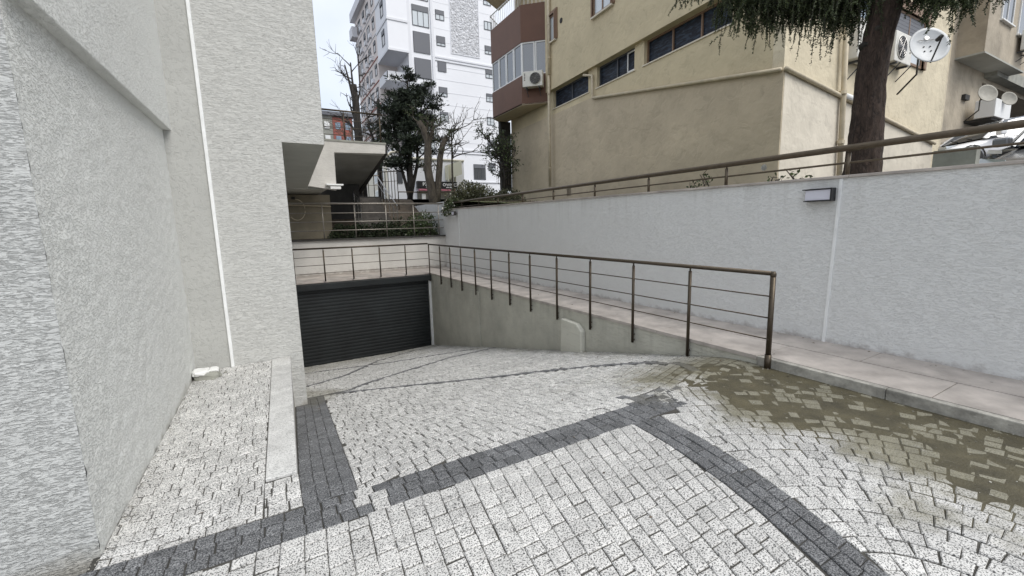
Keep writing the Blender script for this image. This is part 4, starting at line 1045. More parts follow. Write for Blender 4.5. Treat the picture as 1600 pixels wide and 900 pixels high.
for z in (25.7, 23.1, 20.3): tower_window(.9, 2.0, z, 1.5, .3, F=FS, mull=0, gl='glass')
for k in range(8):
    zt_ = 25.5-2.45*k
    for j, u in enumerate((4.9, 7.2, 9.4, 11.8, 13.6)):
        tower_window(u, u+(1.3 if j % 2 else .9), zt_, 1.5 if j % 2 else 1.2, [.3, 0, .5, 0, 0][j], F=FS, mull=1 if j % 2 else 0, gl='glass')
    for u in (6.6, 9.0, 11.2):
        mb = MB(); mb.box(12.62, 12.9, YT+u-.3, YT+u+.3, zt_-1.65, zt_-1.2); mb.build('air_conditioner_unit', M['tower_trim'], tw)
    mb = MB(); mb.box(12.84, 12.95, YT+4.2, YT+15, zt_-2.0, zt_-1.9); mb.build('string_course', M['brick'] if k > 1 else M['tower_trim'], tw)
# low white annex with the shop
an = thing('shop_building', 'low white building with curved cornice and a black shop sign', 'building', (9, 28, 1.3))
FN = Frame((0, 28, 0), (1, 0, 0), (0, -1, 0))
def h28(px, py): q = hY(px, py, 28); return (q.x, q.z)
pt = [(7.15, 1.2), (7.15, h28(604, 243)[1]-.35), h28(606, 243), h28(612, 239), h28(622, 240), h28(640, 258), (12.4, h28(640, 262)[1]), (12.4, 1.2)]
pt = [(7.15, 1.2), (7.15, 4.35), (7.4, 4.62), (7.8, 4.70), (8.2, 4.62), (8.45, 4.35), (12.4, 4.35), (12.4, 1.2)]
mb = MB(); FN.poly(mb, pt, -6, 0); mb.build('wall', M['tower'], an)
mb = MB()
for a, b in zip(pt[1:6], pt[2:7]): mb.tube([(a[0], 27.96, a[1]), (b[0], 27.96, b[1])], .07, 6)
mb.build('cornice', M['cream'], an)
FW = Frame((7.15, 28, 0), (0, 1, 0), (-1, 0, 0))
mb = MB(); FW.box(mb, 0.02, 5.9, 1.2, 4.33, 0, .05); mb.build('side_wall', M['cream'], an)
for u, z in ((.6, 3.7), (2.3, 3.7), (.6, 2.5), (2.3, 2.5)):
    wn = MB(); FW.box(wn, u, u+.9, z-.75, z, .05, .09); o = wn.build('window', M['pvc'], an); g = MB(); FW.box(g, u+.08, u+.82, z-.67, z-.08, .091, .095); g.build('pane', M['glass'], o)
mb = MB(); FN.box(mb, 7.75, 8.1, 2.75, 3.6, 0, .05); mb.build('window', M['frame_dark'], an)
sg = hY(652, 284, 28-.2); s2 = hY(706, 285, 27.8); s3 = hY(652, 293.5, 27.8)
mb = MB(); mb.box(8.98, 11.75, 27.72, 27.98, 2.47, 2.90); sgn = mb.build('shop_sign', M['black'], an)
mb = MB(); mb.box(9.1, 11.6, 27.70, 27.98, 2.30, 2.40); mb.build('red_stripe', M['red_strip'], an)
def text(body, loc, size, mat, parent, name='lettering', rot=(math.pi/2, 0, 0), ext=.01):
    cu = bpy.data.curves.new(name, 'FONT'); cu.body = body; cu.size = size; cu.extrude = ext; cu.align_x = 'LEFT'; cu.space_character = 1.12; cu.offset = .006
    to = bpy.data.objects.new(name, cu); me = bpy.data.meshes.new_from_object(to); bpy.data.objects.remove(to)
    o = bpy.data.objects.new(name, me); COL.objects.link(o); me.materials.append(M[mat])
    bb = Vector(parent['base']) if parent is not None and 'base' in parent else Vector((0,0,0)); o.rotation_euler = rot; o.location = Vector(loc)-bb; o.parent = parent; return o
text('P\u0130C', (9.32, 27.715, 2.60), .30, 'pvc', an)
text('\u0130 OWNC\u0130', (10.48, 27.715, 2.60), .27, 'pvc', an)
text('sa', (9.55, 27.715, 2.50), .09, 'pvc', an); text('pasta salonu', (10.95, 27.715, 2.50), .085, 'pvc', an)
mb = MB(); mb.box(9.0, 11.7, 27.93, 27.99, 1.2, 2.28); mb.build('shop_front', M['glass'], an)
mb = MB(); mb.box(9.3, 9.55, 27.88, 27.93, 1.3, 2.1); mb.box(9.75, 9.95, 27.88, 27.93, 1.35, 1.6); mb.box(9.75, 9.95, 27.88, 27.93, 1.75, 1.95); mb.build('door_sign', M['pvc'], an)
mb = MB(); mb.prism([(11.0, 27.9, 3.0), (11.0, 27.9, 3.95), (11.9, 27.2, 4.25), (11.9, 27.2, 3.35)], (0, .05, 0)); 
for k in range(3): mb.box(11.1+.25*k, 11.13+.25*k, 27.6, 27.9, 2.9, 4.0)
mb.build('awning', M['awning'], an)
mb = MB(); mb.box(10.6, 11.5, 24.0, 24.6, .9, 1.75); tag(mb.build('kiosk_box', M['paint_grey'], None, bevel=.02), 'grey metal cabinet standing below the black shop sign', 'cabinet')
# reddish building far off
fb = thing('apartment_building', 'distant dark red and grey apartment block seen through the landing railing', 'building', (12.5, 80, 1))
z_t = hY(530, 176, 80).z
mb = MB(); mb.box(11.9, 15.1, 80, 92, 0, z_t-.8); mb.build('red_wall', M['brick'], fb)
mb = MB(); mb.box(9.2, 11.9, 80.1, 92, 0, z_t-.6); mb.build('grey_wall', M['concrete'], fb)
mb = MB(); mb.box(9.0, 15.4, 79.6, 92.4, z_t-.6, z_t); mb.build('roof', M['shutter'], fb)
FF = Frame((0, 80, 0), (1, 0, 0), (0, -1, 0))
for k in range(5):
    for u in (9.5, 10.6, 12.3, 13.9):
        wn = MB(); z = z_t-1.6-2.2*k; FF.box(wn, u, u+.8, z-1.1, z, 0, .06); wn.build('window', M['pvc'] if u < 12 else M['glass_blue'], fb)

# ------------------------------------------------------------------ steps and handrails by the terrace
stp = thing('garden_steps', 'dark steps with thin handrails rising from the terrace to the street', 'steps', (3.9, 16.5, 0))
for i in range(9):
    y = 15.9+.33*i; mb = MB(); z = -.15+.17*i; mb.box(3.05, 4.35, y, y+.45, z-.3, z); mb.build('step', M['step_dark'], stp)
mb = MB(); mb.box(3.05, 4.5, 18.9, 20.0, .9, 1.28); mb.build('landing', M['dark'], stp)
for x in (3.08, 4.35):
    mb = MB(); P_ = [(x, 15.9, .75), (x, 18.7, 2.1)]; mb.tube(P_, .022, 8); 
    for k in range(6):
        y = 15.95+.54*k; mb.tube([(x, y, -.15+.51*(y-15.9)), (x, y, .75+.482*(y-15.9))], .014, 6)
    mb.tube([(x, 15.9, .45), (x, 18.7, 1.8)], .010, 6); mb.build('handrail', M['steel'], stp)
mb = MB()
for (x0_, y0_, x1_, y1_, z_) in ((3.1, 19.0, 4.5, 19.0, 2.15), (4.5, 19.0, 5.1, 18.4, 2.3), (5.0, 18.0, 7.7, 18.0, 1.42)):
    mb.tube([(x0_, y0_, z_), (x1_, y1_, z_)], .022, 8); n_ = 6
    for k in range(n_+1):
        q = k/n_; x, y = x0_+(x1_-x0_)*q, y0_+(y1_-y0_)*q
        if x < 5.2 or k in (0, 3, 6): mb.tube([(x, y, .7), (x, y, z_)], .016, 6)
    if x1_ < 5.2: mb.tube([(x0_, y0_, z_-.4), (x1_, y1_, z_-.4)], .01, 6)
mb.build('street_railing', M['bronze'], stp)

# ================================================================== vegetation
def leaf_mesh(P, D, L, W, rs, bend=.3):
    """cards: position, direction, length, width arrays -> verts, faces (two triangles as one quad)"""
    P = np.asarray(P); D = np.asarray(D); n = len(P); R_ = rs.normal(size=(n, 3)); s_ = np.cross(D, R_); s_ /= np.linalg.norm(s_, axis=1)[:, None]+1e-9
    L = np.broadcast_to(np.asarray(L), (n,))[:, None]; W = np.broadcast_to(np.asarray(W), (n,))[:, None]
    a = P; b = P+D*L*.5+s_*W*.5; c_ = P+D*L; d = P+D*L*.5-s_*W*.5
    v = np.stack([a, b, c_, d], 1).reshape(-1, 3); f = np.arange(4*n).reshape(-1, 4)
    return v, f
def np_obj(name, v, f, mat, parent):
    me = bpy.data.meshes.new(name); base = np.array(parent['base']) if parent is not None else np.zeros(3)
    v = np.asarray(v, dtype=np.float32)-base.astype(np.float32); f = np.asarray(f, dtype=np.int32)
    me.vertices.add(len(v)); me.vertices.foreach_set('co', v.ravel()); me.loops.add(f.size); me.loops.foreach_set('vertex_index', f.ravel())
    me.polygons.add(len(f)); me.polygons.foreach_set('loop_start', np.arange(0, f.size, f.shape[1], dtype=np.int32))
    me.update(calc_edges=True); me.materials.append(M[mat]); o = bpy.data.objects.new(name, me); COL.objects.link(o)
    if parent is not None: o.parent = parent; o['base'] = tuple(float(q) for q in base)
    return o
def unit(a): return a/(np.linalg.norm(a, axis=-1, keepdims=True)+1e-9)

# big cedar with weeping twigs, in the bed behind the wall
ct = thing('cedar_tree', 'leaning thick brown cedar trunk with weeping green twigs behind the handrail', 'tree', (7, 2.8, .4))
tk = [(7.02, 2.79, .25), (7.0, 2.78, .62), (7.0, 2.775, 1.2), (7.0, 2.785, 1.65), (7.0, 2.765, 2.05), (7.0, 2.70, 2.5), (7.0, 2.66, 2.9), (7.03, 2.62, 4.2), (7.06, 2.6, 6.0)]
rr = [.25, .205, .178, .168, .165, .162, .16, .13, .07]
mb = MB(); tp = []; 
pts = [Vector(p) for p in tk]; K = 48; J = 150; vs = []
for j in range(J+1):
    q = j/J*(len(pts)-1); i = min(int(q), len(pts)-2); fr_ = q-i; c_ = pts[i].lerp(pts[i+1], fr_); r = rr[i]+(rr[i+1]-rr[i])*fr_
    for k in range(K):
        a = 2*math.pi*k/K; s_ = 1-abs(mn.noise(Vector((math.cos(a)*4.5, math.sin(a)*4.5, c_.z*2.2))))*.16+.05*mn.noise(Vector((math.cos(a)*12, math.sin(a)*12, c_.z*7)))
        vs.append(c_+Vector((math.cos(a), math.sin(a), 0))*r*s_)
mb.add(vs, [(j*K+k, j*K+(k+1) % K, (j+1)*K+(k+1) % K, (j+1)*K+k) for j in range(J) for k in range(K)]); mb.build('trunk', M['bark'], ct, True)
# knots
mb = MB()
for (px, py, r) in ((1372, 44, .035), (1352, 70, .04)):
    p = hX(px, py, 6.86); mb.tube([p+Vector((.06, .03, 0)), p, p-Vector((.02, .02, 0))], [r*1.6, r, r*.5], 10)
mb.build('knot', M['bark_dark'], ct, True)
rs = np.random.RandomState(5)
def weeping(parent, spec, name):
    """limbs with hanging twigs; spec: (start, end, n twigs, drop range)"""
    V_, F_, tv = [], [], MB(); off = 0
    for (a, b, n, dmin, dmax, spread) in spec:
        a = np.array(a); b = np.array(b); mid = (a+b)/2+np.array([0, 0, .12]); 
        lp = [(1-t)**2*a+2*t*(1-t)*mid+t*t*b for t in np.linspace(0, 1, 9)]
        tv.tube(lp, [.032*(1-.85*t) for t in np.linspace(0, 1, 9)], 6)
        for i in range(n):
            t = rs.uniform(.12, 1)**.8; p0 = (1-t)**2*a+2*t*(1-t)*mid+t*t*b
            out_ = rs.normal(size=3)*np.array([1, 1, .35]); out_ = out_/np.linalg.norm(out_)*rs.uniform(.05, spread)
            drop = rs.uniform(dmin, dmax)*(1.15-.5*t) ; m_ = 14
            s = np.linspace(0, 1, m_)[:, None]; sway = rs.normal(size=3)*.07
            C = p0 + out_*(1-(1-s)**2) + np.array([0, 0, -1.])*drop*s**1.6 + sway*s*s + rs.normal(size=(m_, 3))*.006
            tv.tube([tuple(c_) for c_ in C[::2]], .0035, 3, cap=False)
            nn_ = int(270*(drop+.25)); k = rs.uniform(0, m_-1.01, nn_); ki = k.astype(int); kf = (k-ki)[:, None]
            P = C[ki]*(1-kf)+C[ki+1]*kf; T = unit(C[ki+1]-C[ki]); D = unit(T*.75+rs.normal(size=(nn_, 3))*.75)
            L = rs.uniform(.018, .050, nn_)*(1.15-.55*k/m_); v, f = leaf_mesh(P, D, L, .0115, rs); V_.append(v); F_.append(f+off); off += len(v)
            for sub in range(rs.randint(2, 5)):                  # short side twigs
                q = rs.uniform(.1, .85); qi = int(q*(m_-1)); s0_ = C[qi]; dd = unit(np.array([rs.normal(), rs.normal(), -abs(rs.normal())*1.3-.3])); ll = rs.uniform(.06, .2)
                n2 = int(300*ll)+8; w_ = rs.uniform(0, 1, n2)[:, None]; P = s0_+dd*w_*ll+np.array([0,0,-1])*w_**2*.05; D = unit(dd*.7+rs.normal(size=(n2, 3))*.7)
                v, f = leaf_mesh(P, D, rs.uniform(.015, .04, n2), .011, rs); V_.append(v); F_.append(f+off); off += len(v)
    np_obj(name, np.concatenate(V_), np.concatenate(F_), 'needle', parent)
    tv.build('limb', M['bark_dark'], parent)
spec = []
def at(px, py, X): p = hX(px, py, X); return (p.x, p.y, p.z)
hub = (7.0, 2.68, 3.0)
# limbs reach from the trunk towards +Y and over the wall; heights follow the hanging fringe
for (px, py, X, n, d0_, d1_, sp_) in ((1075, -30, 6.8, 44, .15, .42, .38), (1100, -55, 6.4, 44, .2, .6, .40), (1130, 0, 6.7, 50, .30, .62, .32), (1160, 5, 6.6, 44, .3, .62, .3), (1190, -15, 6.9, 50, .3, .6, .34), (1225, -20, 6.7, 46, .25, .55, .3),
                                 (1260, -25, 6.9, 44, .25, .5, .3), (1300, -18, 6.8, 36, .2, .45, .25), (1140, -70, 7.3, 60, .3, .7, .4), (1200, -80, 6.2, 60, .3, .75, .4),
                                 (1490, -15, 6.9, 40, .08, .28, .22), (1525, -15, 6.8, 40, .08, .28, .22), (1560, -35, 7.0, 30, .1, .3, .3)):
    spec.append((hub, at(px, py, X), int(n*1.45), d0_*1.25, d1_*1.5, sp_))
weeping(ct, spec, 'crown')

# dark conifer beyond the terrace
def dark_conifer(root, label, base, h, spread, forks, seed, mat='needle_dark', z_low=.35, nbr=120, leafn=130, top_shift=(0, 0)):
    t_ = thing(root, label, 'tree', base); r_ = np.random.RandomState(seed); base = np.array(base, float); mb = MB(); V_, F_ = [], []; off = 0
    stems = []
    for k, (dx, dy, hh, r0) in enumerate(forks):
        pts = [base + np.array([dx*s**.8, dy*s, hh*h*s]) + np.array([r_.normal()*.05, r_.normal()*.05, 0])*(s > 0) for s in np.linspace(0, 1, 7)]
        mb.tube(pts, [r0*(1-.8*s) for s in np.linspace(0, 1, 7)], 8); stems.append(pts)
    mb.build('trunk', M['bark_dark'], t_, True); br = MB()
    for i in range(nbr):
        st = stems[r_.randint(len(stems))]; s = z_low+(1-z_low)*r_.uniform(0, 1)**.85; q = s*6; qi = min(int(q), 5); p0 = st[qi]+(st[qi+1]-st[qi])*(q-qi)
        a = r_.uniform(0, 2*math.pi); L = spread*(1.05-abs(s-.55)*1.15)*r_.uniform(.45, 1.15); d = np.array([math.cos(a), math.sin(a), r_.uniform(.0, .45)])
        pts = [p0+d*L*t+np.array([0, 0, .10*L*math.sin(t*3.1)])+r_.normal(size=3)*.03 for t in np.linspace(0, 1, 6)]
        br.tube(pts, [.03*(1-.8*t) for t in np.linspace(0, 1, 6)], 4, cap=False); pts = np.array(pts)
        m_ = leafn; w_ = r_.uniform(.25, 1, m_)**.8*5; wi = np.minimum(w_.astype(int), 4); P = pts[wi]+(pts[wi+1]-pts[wi])*(w_-wi)[:, None]
        side = unit(r_.normal(size=(m_, 3))*np.array([1, 1, .35])); P = P+side*(r_.uniform(0, .28, m_)*(.4+L*.5))[:, None]; D = unit(side*.8+np.array([0, 0, .45])+r_.normal(size=(m_, 3))*.35)
        v, f = leaf_mesh(P, D, r_.uniform(.09, .20, m_), .05, r_); V_.append(v); F_.append(f+off); off += len(v)
    br.build('branch', M['bark_dark'], t_); np_obj('crown', np.concatenate(V_), np.concatenate(F_), mat, t_); return t_
dark_conifer('conifer_tree', 'dense dark conifer with forked trunk in front of the white tower', (6.08, 20, 1.2), 5.6, 1.35, [(.25, 0, 1.0, .14), (1.0, .2, .92, .10), (-.55, .1, .72, .09), (.1, .3, .85, .08)], 3, z_low=.26, nbr=150)

def bare(root, label, base, stems, seed, mat='bark_mid', twigs=6, depth=3, tw_len=.8, r0=.12, up=.6, leaves=0, leafmat_='leaf_dry', cat='tree', group=None, rfin=.004, lsize=(.04, .08)):
    t_ = thing(root, label, cat, base, group); r_ = np.random.RandomState(seed); base = np.array(base, float); mb = MB(); br = MB(); LP, LD = [], []
    def grow(p, d, L, r, dep):
        n = 5; pts = [p]; 
        for k in range(n): d = unit(d+r_.normal(size=3)*.16+np.array([0, 0, .05])); pts.append(pts[-1]+d*L/n)
        br.tube(pts, [max(rfin, r*(1-.6*k/n)) for k in range(n+1)], 4, cap=False)
        if leaves and dep <= 1:
            for k in range(leaves): q = pts[r_.randint(1, n+1)]; LP.append(q+r_.normal(size=3)*.06); LD.append(unit(r_.normal(size=3)+np.array([0, 0, -.1])))
        if dep > 0:
            for k in range(r_.randint(2, 4)):
                q = pts[r_.randint(2, n+1)]; grow(q, unit(d+r_.normal(size=3)*.6), L*r_.uniform(.5, .8), r*.55, dep-1)
    for (pts, ra, rb) in stems:
        P = [base+np.array(p) for p in pts]; m_ = len(P); mb.tube(P, [ra+(rb-ra)*k/(m_-1) for k in range(m_)], 10)
        for k in range(twigs):
            q = r_.uniform(.35, 1)*(m_-1); qi = min(int(q), m_-2); p = P[qi]+(P[qi+1]-P[qi])*(q-qi); a = r_.uniform(0, 6.28)
            grow(p, unit(np.array([math.cos(a), math.sin(a), up])), tw_len*r_.uniform(.5, 1), r0*.25, depth-1)
    mb.build('trunk', M[mat], t_, True)
    if br.v: br.build('branch', M[mat], t_)
    if LP: v, f = leaf_mesh(np.array(LP), np.array(LD), r_.uniform(*lsize, len(LP)), (lsize[0]+lsize[1])/2.6, r_); np_obj('foliage', v, f, leafmat_, t_)
    return t_
b0 = hY(561, 222, 22); zb = 1.2
bare('bare_tree', 'tall bare stub of a lopped trunk left of the dark conifer', (b0.x, 22, zb), [([(0, 0, 0), (.0, 0, 2.8), (-.02, 0, 4.6), (-.05, 0, 5.4)], .22, .13), ([(-.05, 0, 4.4), (-.22, 0, 5.4), (-.38, 0, 6.2)], .07, .03), ([(0, 0, 4.4), (-.1, 0, 5.6), (-.12, 0, 6.35)], .06, .03), ([(.02, 0, 4.4), (.22, 0, 5.2), (.25, 0, 6.4)], .05, .02), ([(0, 0, 3.0), (-.3, 0, 3.6), (-.42, 0, 3.75)], .05, .03), ([(0, 0, 3.5), (-.25, 0, 4.3), (-.27, 0, 4.5)], .05, .03)], 4, 'bark_dark', twigs=3, tw_len=.9, depth=3)
b0 = hY(590, 222, 21)
bare('bare_tree', 'slim bare tree with many fine twigs between the stub and the conifer', (b0.x, 21, 1.2), [([(0, 0, 0), (.02, 0, 2.4), (.1, 0, 3.6), (.16, 0, 4.6)], .13, .06), ([(.02, 0, 2.2), (-.3, 0, 3.2), (-.42, 0, 4.0)], .07, .03), ([(.02, 0, 1.5), (.4, 0, 2.6), (.6, 0, 3.6)], .07, .03)], 6, 'bark_dark', twigs=9, tw_len=.9, depth=3)
b0 = hY(680, 318, 17)
bare('pollarded_tree', 'pollarded grey brown trunk with two thick stems before the shop sign', (b0.x, 17, .8), [([(0, 0, -.2), (-.08, 0, .3), (-.24, 0, 1.45), (-.17, 0, 2.5), (-.34, 0, 3.0), (-.52, 0, 3.25)], .20, .10), ([(.04, 0, .0), (.14, 0, .6), (.30, 0, 1.9), (.42, 0, 2.4), (.62, 0, 2.75)], .15, .09), ([(-.17, 0, 2.3), (.02, 0, 2.9), (.05, 0, 3.3)], .10, .06)], 9, 'bark_mid', twigs=7, tw_len=.55, depth=3, leaves=5, leafmat_='leaf')
b0 = hY(709, 322, 18)
bare('thin_tree', 'thin straight sapling with wispy bare twigs left of the hedge', (b0.x, 18, .8), [([(0, 0, 0), (.0, 0, 1.6), (.04, 0, 2.8), (.06, 0, 3.4)], .05, .02)], 12, 'bark_mid', twigs=16, tw_len=1.3, depth=3, up=.35, rfin=.005)
b0 = hY(786, 300, 16.5)
bare('climbing_shrub', 'leafy climbing shrub at the far corner of the ochre building', (b0.x, 16.5, .95), [([(0, 0, 0), (.1, 0, 1.1), (.18, .3, 2.0), (.15, .5, 2.7)], .05, .02), ([(.1, 0, .2), (-.1, 0, 1.4), (-.35, 0, 2.2), (-.75, 0, 2.65)], .04, .012), ([(.1, 0, 0), (.4, .6, 1.0), (.55, 1.0, 2.2)], .04, .02)], 15, 'bark_dark', twigs=15, tw_len=.75, depth=3, leaves=4, leafmat_='leaf', cat='shrub', lsize=(.05, .11))
bare('bare_tree', 'leafless wispy tree by the red building beyond the landing', (7.3, 40, 1.2), [([(0, 0, 0), (.1, 0, 4), (.2, 0, 7.5)], .15, .05), ([(.1, 0, 3.5), (1.3, 0, 7.6)], .09, .03)], 18, 'bark_mid', twigs=12, tw_len=2.2, depth=3, rfin=.012)

def bush(name, label, c, r, n, mat, seed, size, group=None, dens=1.0, stems=30, cat='bush', flowers=0):
    r_ = np.random.RandomState(seed); c = np.array(c, float); t_ = thing(name, label, cat, tuple(c), group)
    mb = MB()
    ends = []
    for i in range(stems):
        d = unit(np.array([r_.normal()*r[0], r_.normal()*r[1], abs(r_.normal())*r[2]+.3*r[2]])); L = np.linalg.norm(d*np.array(r))*r_.uniform(.75, 1.1)
        p0 = c+np.array([r_.normal()*r[0]*.25, r_.normal()*r[1]*.25, 0]); mid = p0+d*L*.5+r_.normal(size=3)*.05; e_ = p0+d*L; mb.tube([p0, mid, e_], [.012, .008, .003], 4, cap=False); ends.append((p0, mid, e_))
    mb.build('stem', M['bark_mid'], t_)
    q = unit(r_.normal(size=(n, 3))); q[:, 2] = abs(q[:, 2]); rad = r_.uniform(.15, 1, n)**.45
    lump = np.array([1+.28*mn.noise(Vector((a[0]*2.3+seed, a[1]*2.3, a[2]*2.3))) for a in q]); P = c+q*(rad*lump)[:, None]*np.array(r)
    D = unit(q*.7+r_.normal(size=(n, 3))*.7); v, f = leaf_mesh(P, D, r_.uniform(*size, n), size[1]*.5, r_); np_obj('foliage', v, f, mat, t_)
    if flowers:
        k = r_.choice(n, flowers); v, f = leaf_mesh(P[k]+q[k]*.08, D[k], .07, .06, r_); np_obj('flowers', v, f, 'flower', t_)
    return t_
bush('hedge', 'rounded brown green hedge standing before the white tower foot', (6.75, 14.6, .6), (.95, .6, .95), 5200, 'leaf_hedge', 21, (.05, .10), stems=60, cat='hedge', flowers=18)
bush('hedge', 'lower wider hedge at the foot of the ochre building', (7.9, 14.2, .55), (.85, .6, .75), 3600, 'leaf_hedge', 22, (.05, .10), stems=40, cat='hedge')
bush('bush', 'white flowering bush beside the handrail where it meets the terrace', (5.95, 14.4, .35), (.42, .5, .62), 1000, 'leaf', 23, (.05, .10), stems=20, flowers=40)
lbl = ['leafy dark bush at the left under the terrace ceiling', 'second bush from the left in the terrace bed', 'dark bush in the middle of the terrace bed', 'fourth dark bush along the terrace railing', 'bush right of the middle in the terrace bed', 'light green bush last at the right end of the terrace railing']
for i, x in enumerate((2.35, 2.95, 3.6, 4.25, 4.85, 5.35)):
    bush('bush', lbl[i], (x, 15.45+.25*(i % 2), -.36), (.45, .35, [.50, .52, .58, .62, .80, .90][i]), 900, 'leaf' if i > 3 else 'leaf_low', 30+i, (.05, .11), 'bushes in the terrace bed', stems=14, flowers=[0, 0, 0, 0, 12, 18][i])
# plants beside the wall coping
for i, (px, py, X, s_) in enumerate(((1104, 285, 6.0, .26), (1085, 291, 6.0, .14), (1215, 276, 6.0, .10), (1250, 273, 6.0, .10))):
    p = hX(px, py, X); bush('weed', ['tall weed sprig with a few leaves on the wall top', 'small weed left of the tall sprig on the wall top', 'tiny weed on the wall top under the building corner', 'tiny creeping weed right of the building corner'][i], (p.x, p.y, p.z-.05), (.10, .12, s_), [22, 14, 14, 18][i], 'leaf', 50+i, (.03, .07), 'weeds on the wall top', stems=3, cat='weed')
# low ground cover in the bed
r_ = np.random.RandomState(77); n = 5000; P = np.stack([r_.uniform(5.98, 8.5, n), r_.uniform(-2, 15, n), np.zeros(n)], 1); P[:, 2] = .40+.0105*P[:, 1]+np.maximum(0, P[:, 1]-9)*.06-.04
D = unit(r_.normal(size=(n, 3))*.6+np.array([0, 0, 1.])); v, f = leaf_mesh(P, D, r_.uniform(.03, .10, n), .012, r_)
o = np_obj('ground_cover', v, f, 'leaf_dry', None); tag(o, 'short dry grass and litter in the bed behind the wall', 'grass', kind='stuff')

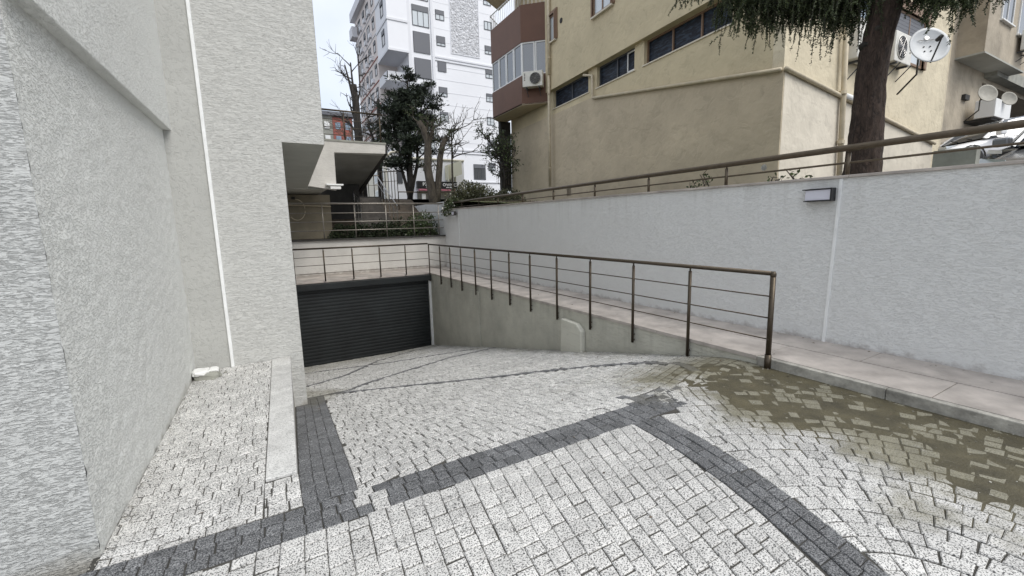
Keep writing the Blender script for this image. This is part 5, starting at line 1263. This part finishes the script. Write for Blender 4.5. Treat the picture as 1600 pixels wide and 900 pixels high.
# ================================================================== cars
def car(loc, yaw, paint, label, L=4.4, W=1.78, Hh=1.46, grille='black'):
    t_ = thing('parked_car', label, 'car', (0, 0, 0), 'cars parked in the side street')
    xs = [-.5, -.485, -.44, -.40, -.27, -.20, -.10, .02, .15, .27, .36, .42, .47, .5]     # front is -x
    top = [.48, .66, .74, .78, .87, .93, 1.0, 1.0, 1.0, 1.0, .98, .94, .90, .60]
    wid = [.62, .80, .91, .96, 1, 1, 1, 1, 1, 1, .99, .96, .92, .80]; mb = MB(); vs = []; K = 12
    for x, tp_, w_ in zip(xs, top, wid):
        b = .30 if abs(x) < .45 else .36; hw = W/2*w_; zt_ = tp_*.93
        prof = [(-hw*.92, b), (-hw*1.0, b+.12), (-hw*1.0, b+.25), (-hw*.985, zt_-.12), (-hw*.93, zt_-.03), (-hw*.75, zt_+.005), (hw*.75, zt_+.005), (hw*.93, zt_-.03), (hw*.985, zt_-.12), (hw*1.0, b+.25), (hw, b+.12), (hw*.92, b)]
        vs += [(x*L, y, z) for y, z in prof]
    n = len(xs); fs = [(i*K+k, (i+1)*K+k, (i+1)*K+(k+1) % K, i*K+(k+1) % K) for i in range(n-1) for k in range(K)] + [tuple(range(K)), tuple(range((n-1)*K, n*K))[::-1]]
    mb.add(vs, fs); body = mb.build('body', M[paint], t_, True)
    cab = [(-.22, .90, .80), (-.07, Hh-.06, .68), (.02, Hh, .66), (.20, Hh-.01, .66), (.33, Hh-.10, .68), (.42, .92, .76)]
    mb = MB(); vs = []
    for x, z, w_ in cab: vs += [(x*L, -W/2*(.96), .88), (x*L, -W/2*w_*1.12, max(.9, z-.05)), (x*L, -W/2*w_, z), (x*L, W/2*w_, z), (x*L, W/2*w_*1.12, max(.9, z-.05)), (x*L, W/2*.96, .88)]
    m_ = len(cab); fs = [(i*6+k, (i+1)*6+k, (i+1)*6+k+1, i*6+k+1) for i in range(m_-1) for k in range(5)]
    mi = []
    mb.add(vs, fs); cb = mb.build('cabin', [M[paint], M['glass']], t_, True)
    for p, (i, k) in zip(cb.data.polygons, [(i, k) for i in range(m_-1) for k in range(5)]):
        if k in (0, 4, 1, 3) or (k == 2 and i in (0, 4)): p.material_index = 1
    for sy in (-1, 1):
        for xx in (-.10, .10, .30): mb = MB(); mb.tube([(xx*L, sy*W*.475, .9), ((xx+.01)*L, sy*W*.375, Hh-.06)], .022, 4); mb.build('pillar', M[paint], t_)
    mb = MB(); mb.tube([(-.22*L, -W*.44, .9), (-.07*L, -W*.35, Hh-.05)], .03, 4); mb.build('pillar', M[paint], t_); mb = MB(); mb.tube([(-.22*L, W*.44, .9), (-.07*L, W*.35, Hh-.05)], .03, 4); mb.build('pillar', M[paint], t_)
    for sx_ in (-.31, .30):
        for sy in (-1, 1):
            mb = MB(); c_ = Vector((sx_*L, sy*(W/2-.10), .32)); mb.tube([c_-Vector((0, .11, 0)), c_+Vector((0, .11, 0))], .32, 24); wh = mb.build('wheel', M['rubber'], t_, True)
            mb = MB(); mb.tube([c_+Vector((0, sy*.105, 0)), c_+Vector((0, sy*.118, 0))], [.21, .19], 20)
            for k in range(5):
                a = k*2*math.pi/5; mb.tube([c_+Vector((0, sy*.12, 0)), c_+Vector((.18*math.cos(a), sy*.12, .18*math.sin(a)))], .025, 4)
            mb.build('rim', M['alloy'], wh)
            mb = MB(); mb.tube([(sx_*L+.38*math.cos(a), sy*(W/2+.005), .32+.38*math.sin(a)) for a in np.linspace(0, math.pi, 12)], .02, 5); mb.build('wheel_arch', M['dark'], t_)
    for sy in (-1, 1):
        mb = MB(); mb.prism([(-.488*L, sy*W*.27, .62), (-.455*L, sy*W*.455, .66), (-.40*L, sy*W*.485, .74), (-.455*L, sy*W*.43, .75), (-.487*L, sy*W*.28, .70)], (-.02, 0, .005)); mb.build('headlight', M['glass_pale'], t_)
        mb = MB(); mb.prism([(.49*L, sy*W*.25, .72), (.47*L, sy*W*.46, .72), (.47*L, sy*W*.46, .84), (.49*L, sy*W*.25, .84)], (.02, 0, 0)); mb.build('tail_light', M['lamp_red'], t_)
        mb = MB(); mb.obox((-.17*L, sy*W*.50, .93), (.18, 0, 0), (0, sy*.18, 0), (0, 0, .13)); mb.build('mirror', M[paint], t_, bevel=.03)
        mb = MB(); mb.tube([(-.02*L, sy*W*.503, .80), (.02*L, sy*W*.503, .80)], .014, 6); mb.build('door_handle', M['dark'], t_)
    mb = MB(); mb.box(-.507*L, -.49*L, -W*.26, W*.26, .55, .66); mb.box(-.505*L, -.49*L, -W*.34, W*.34, .36, .46); mb.build('grille', M[grille], t_, bevel=.01)
    mb = MB(); mb.box(-.512*L, -.508*L, -.26, .26, .42, .53); mb.build('number_plate', M['pvc'], t_)
    mb = MB()
    for yy in (-.35, .15): mb.tube([(-.215*L, yy, .93), (-.18*L, yy+.45, 1.02)], .012, 5)
    mb.build('wiper', M['black'], t_)
    mb = MB(); mb.tube([(-.505*L, 0, .60), (-.515*L, 0, .60)], .045, 12); mb.build('badge', M['alloy'], t_)
    t_.location = loc; t_.rotation_euler = (0, -math.atan(.06), yaw); return t_
p = hX(1458, 236, 19.5)
car((21.15, 4.80, 1.46), math.radians(-36), 'paint_white', 'white parked car with black grille beside the grey beige building')
car((17.4, 2.55, .86), math.radians(-8), 'paint_dark', 'black parked car cut by the right edge of the photograph')
car((10.45, 1.12, .08), math.radians(-4), 'paint_grey', 'grey car nearest the wall with only its bonnet showing above the coping')
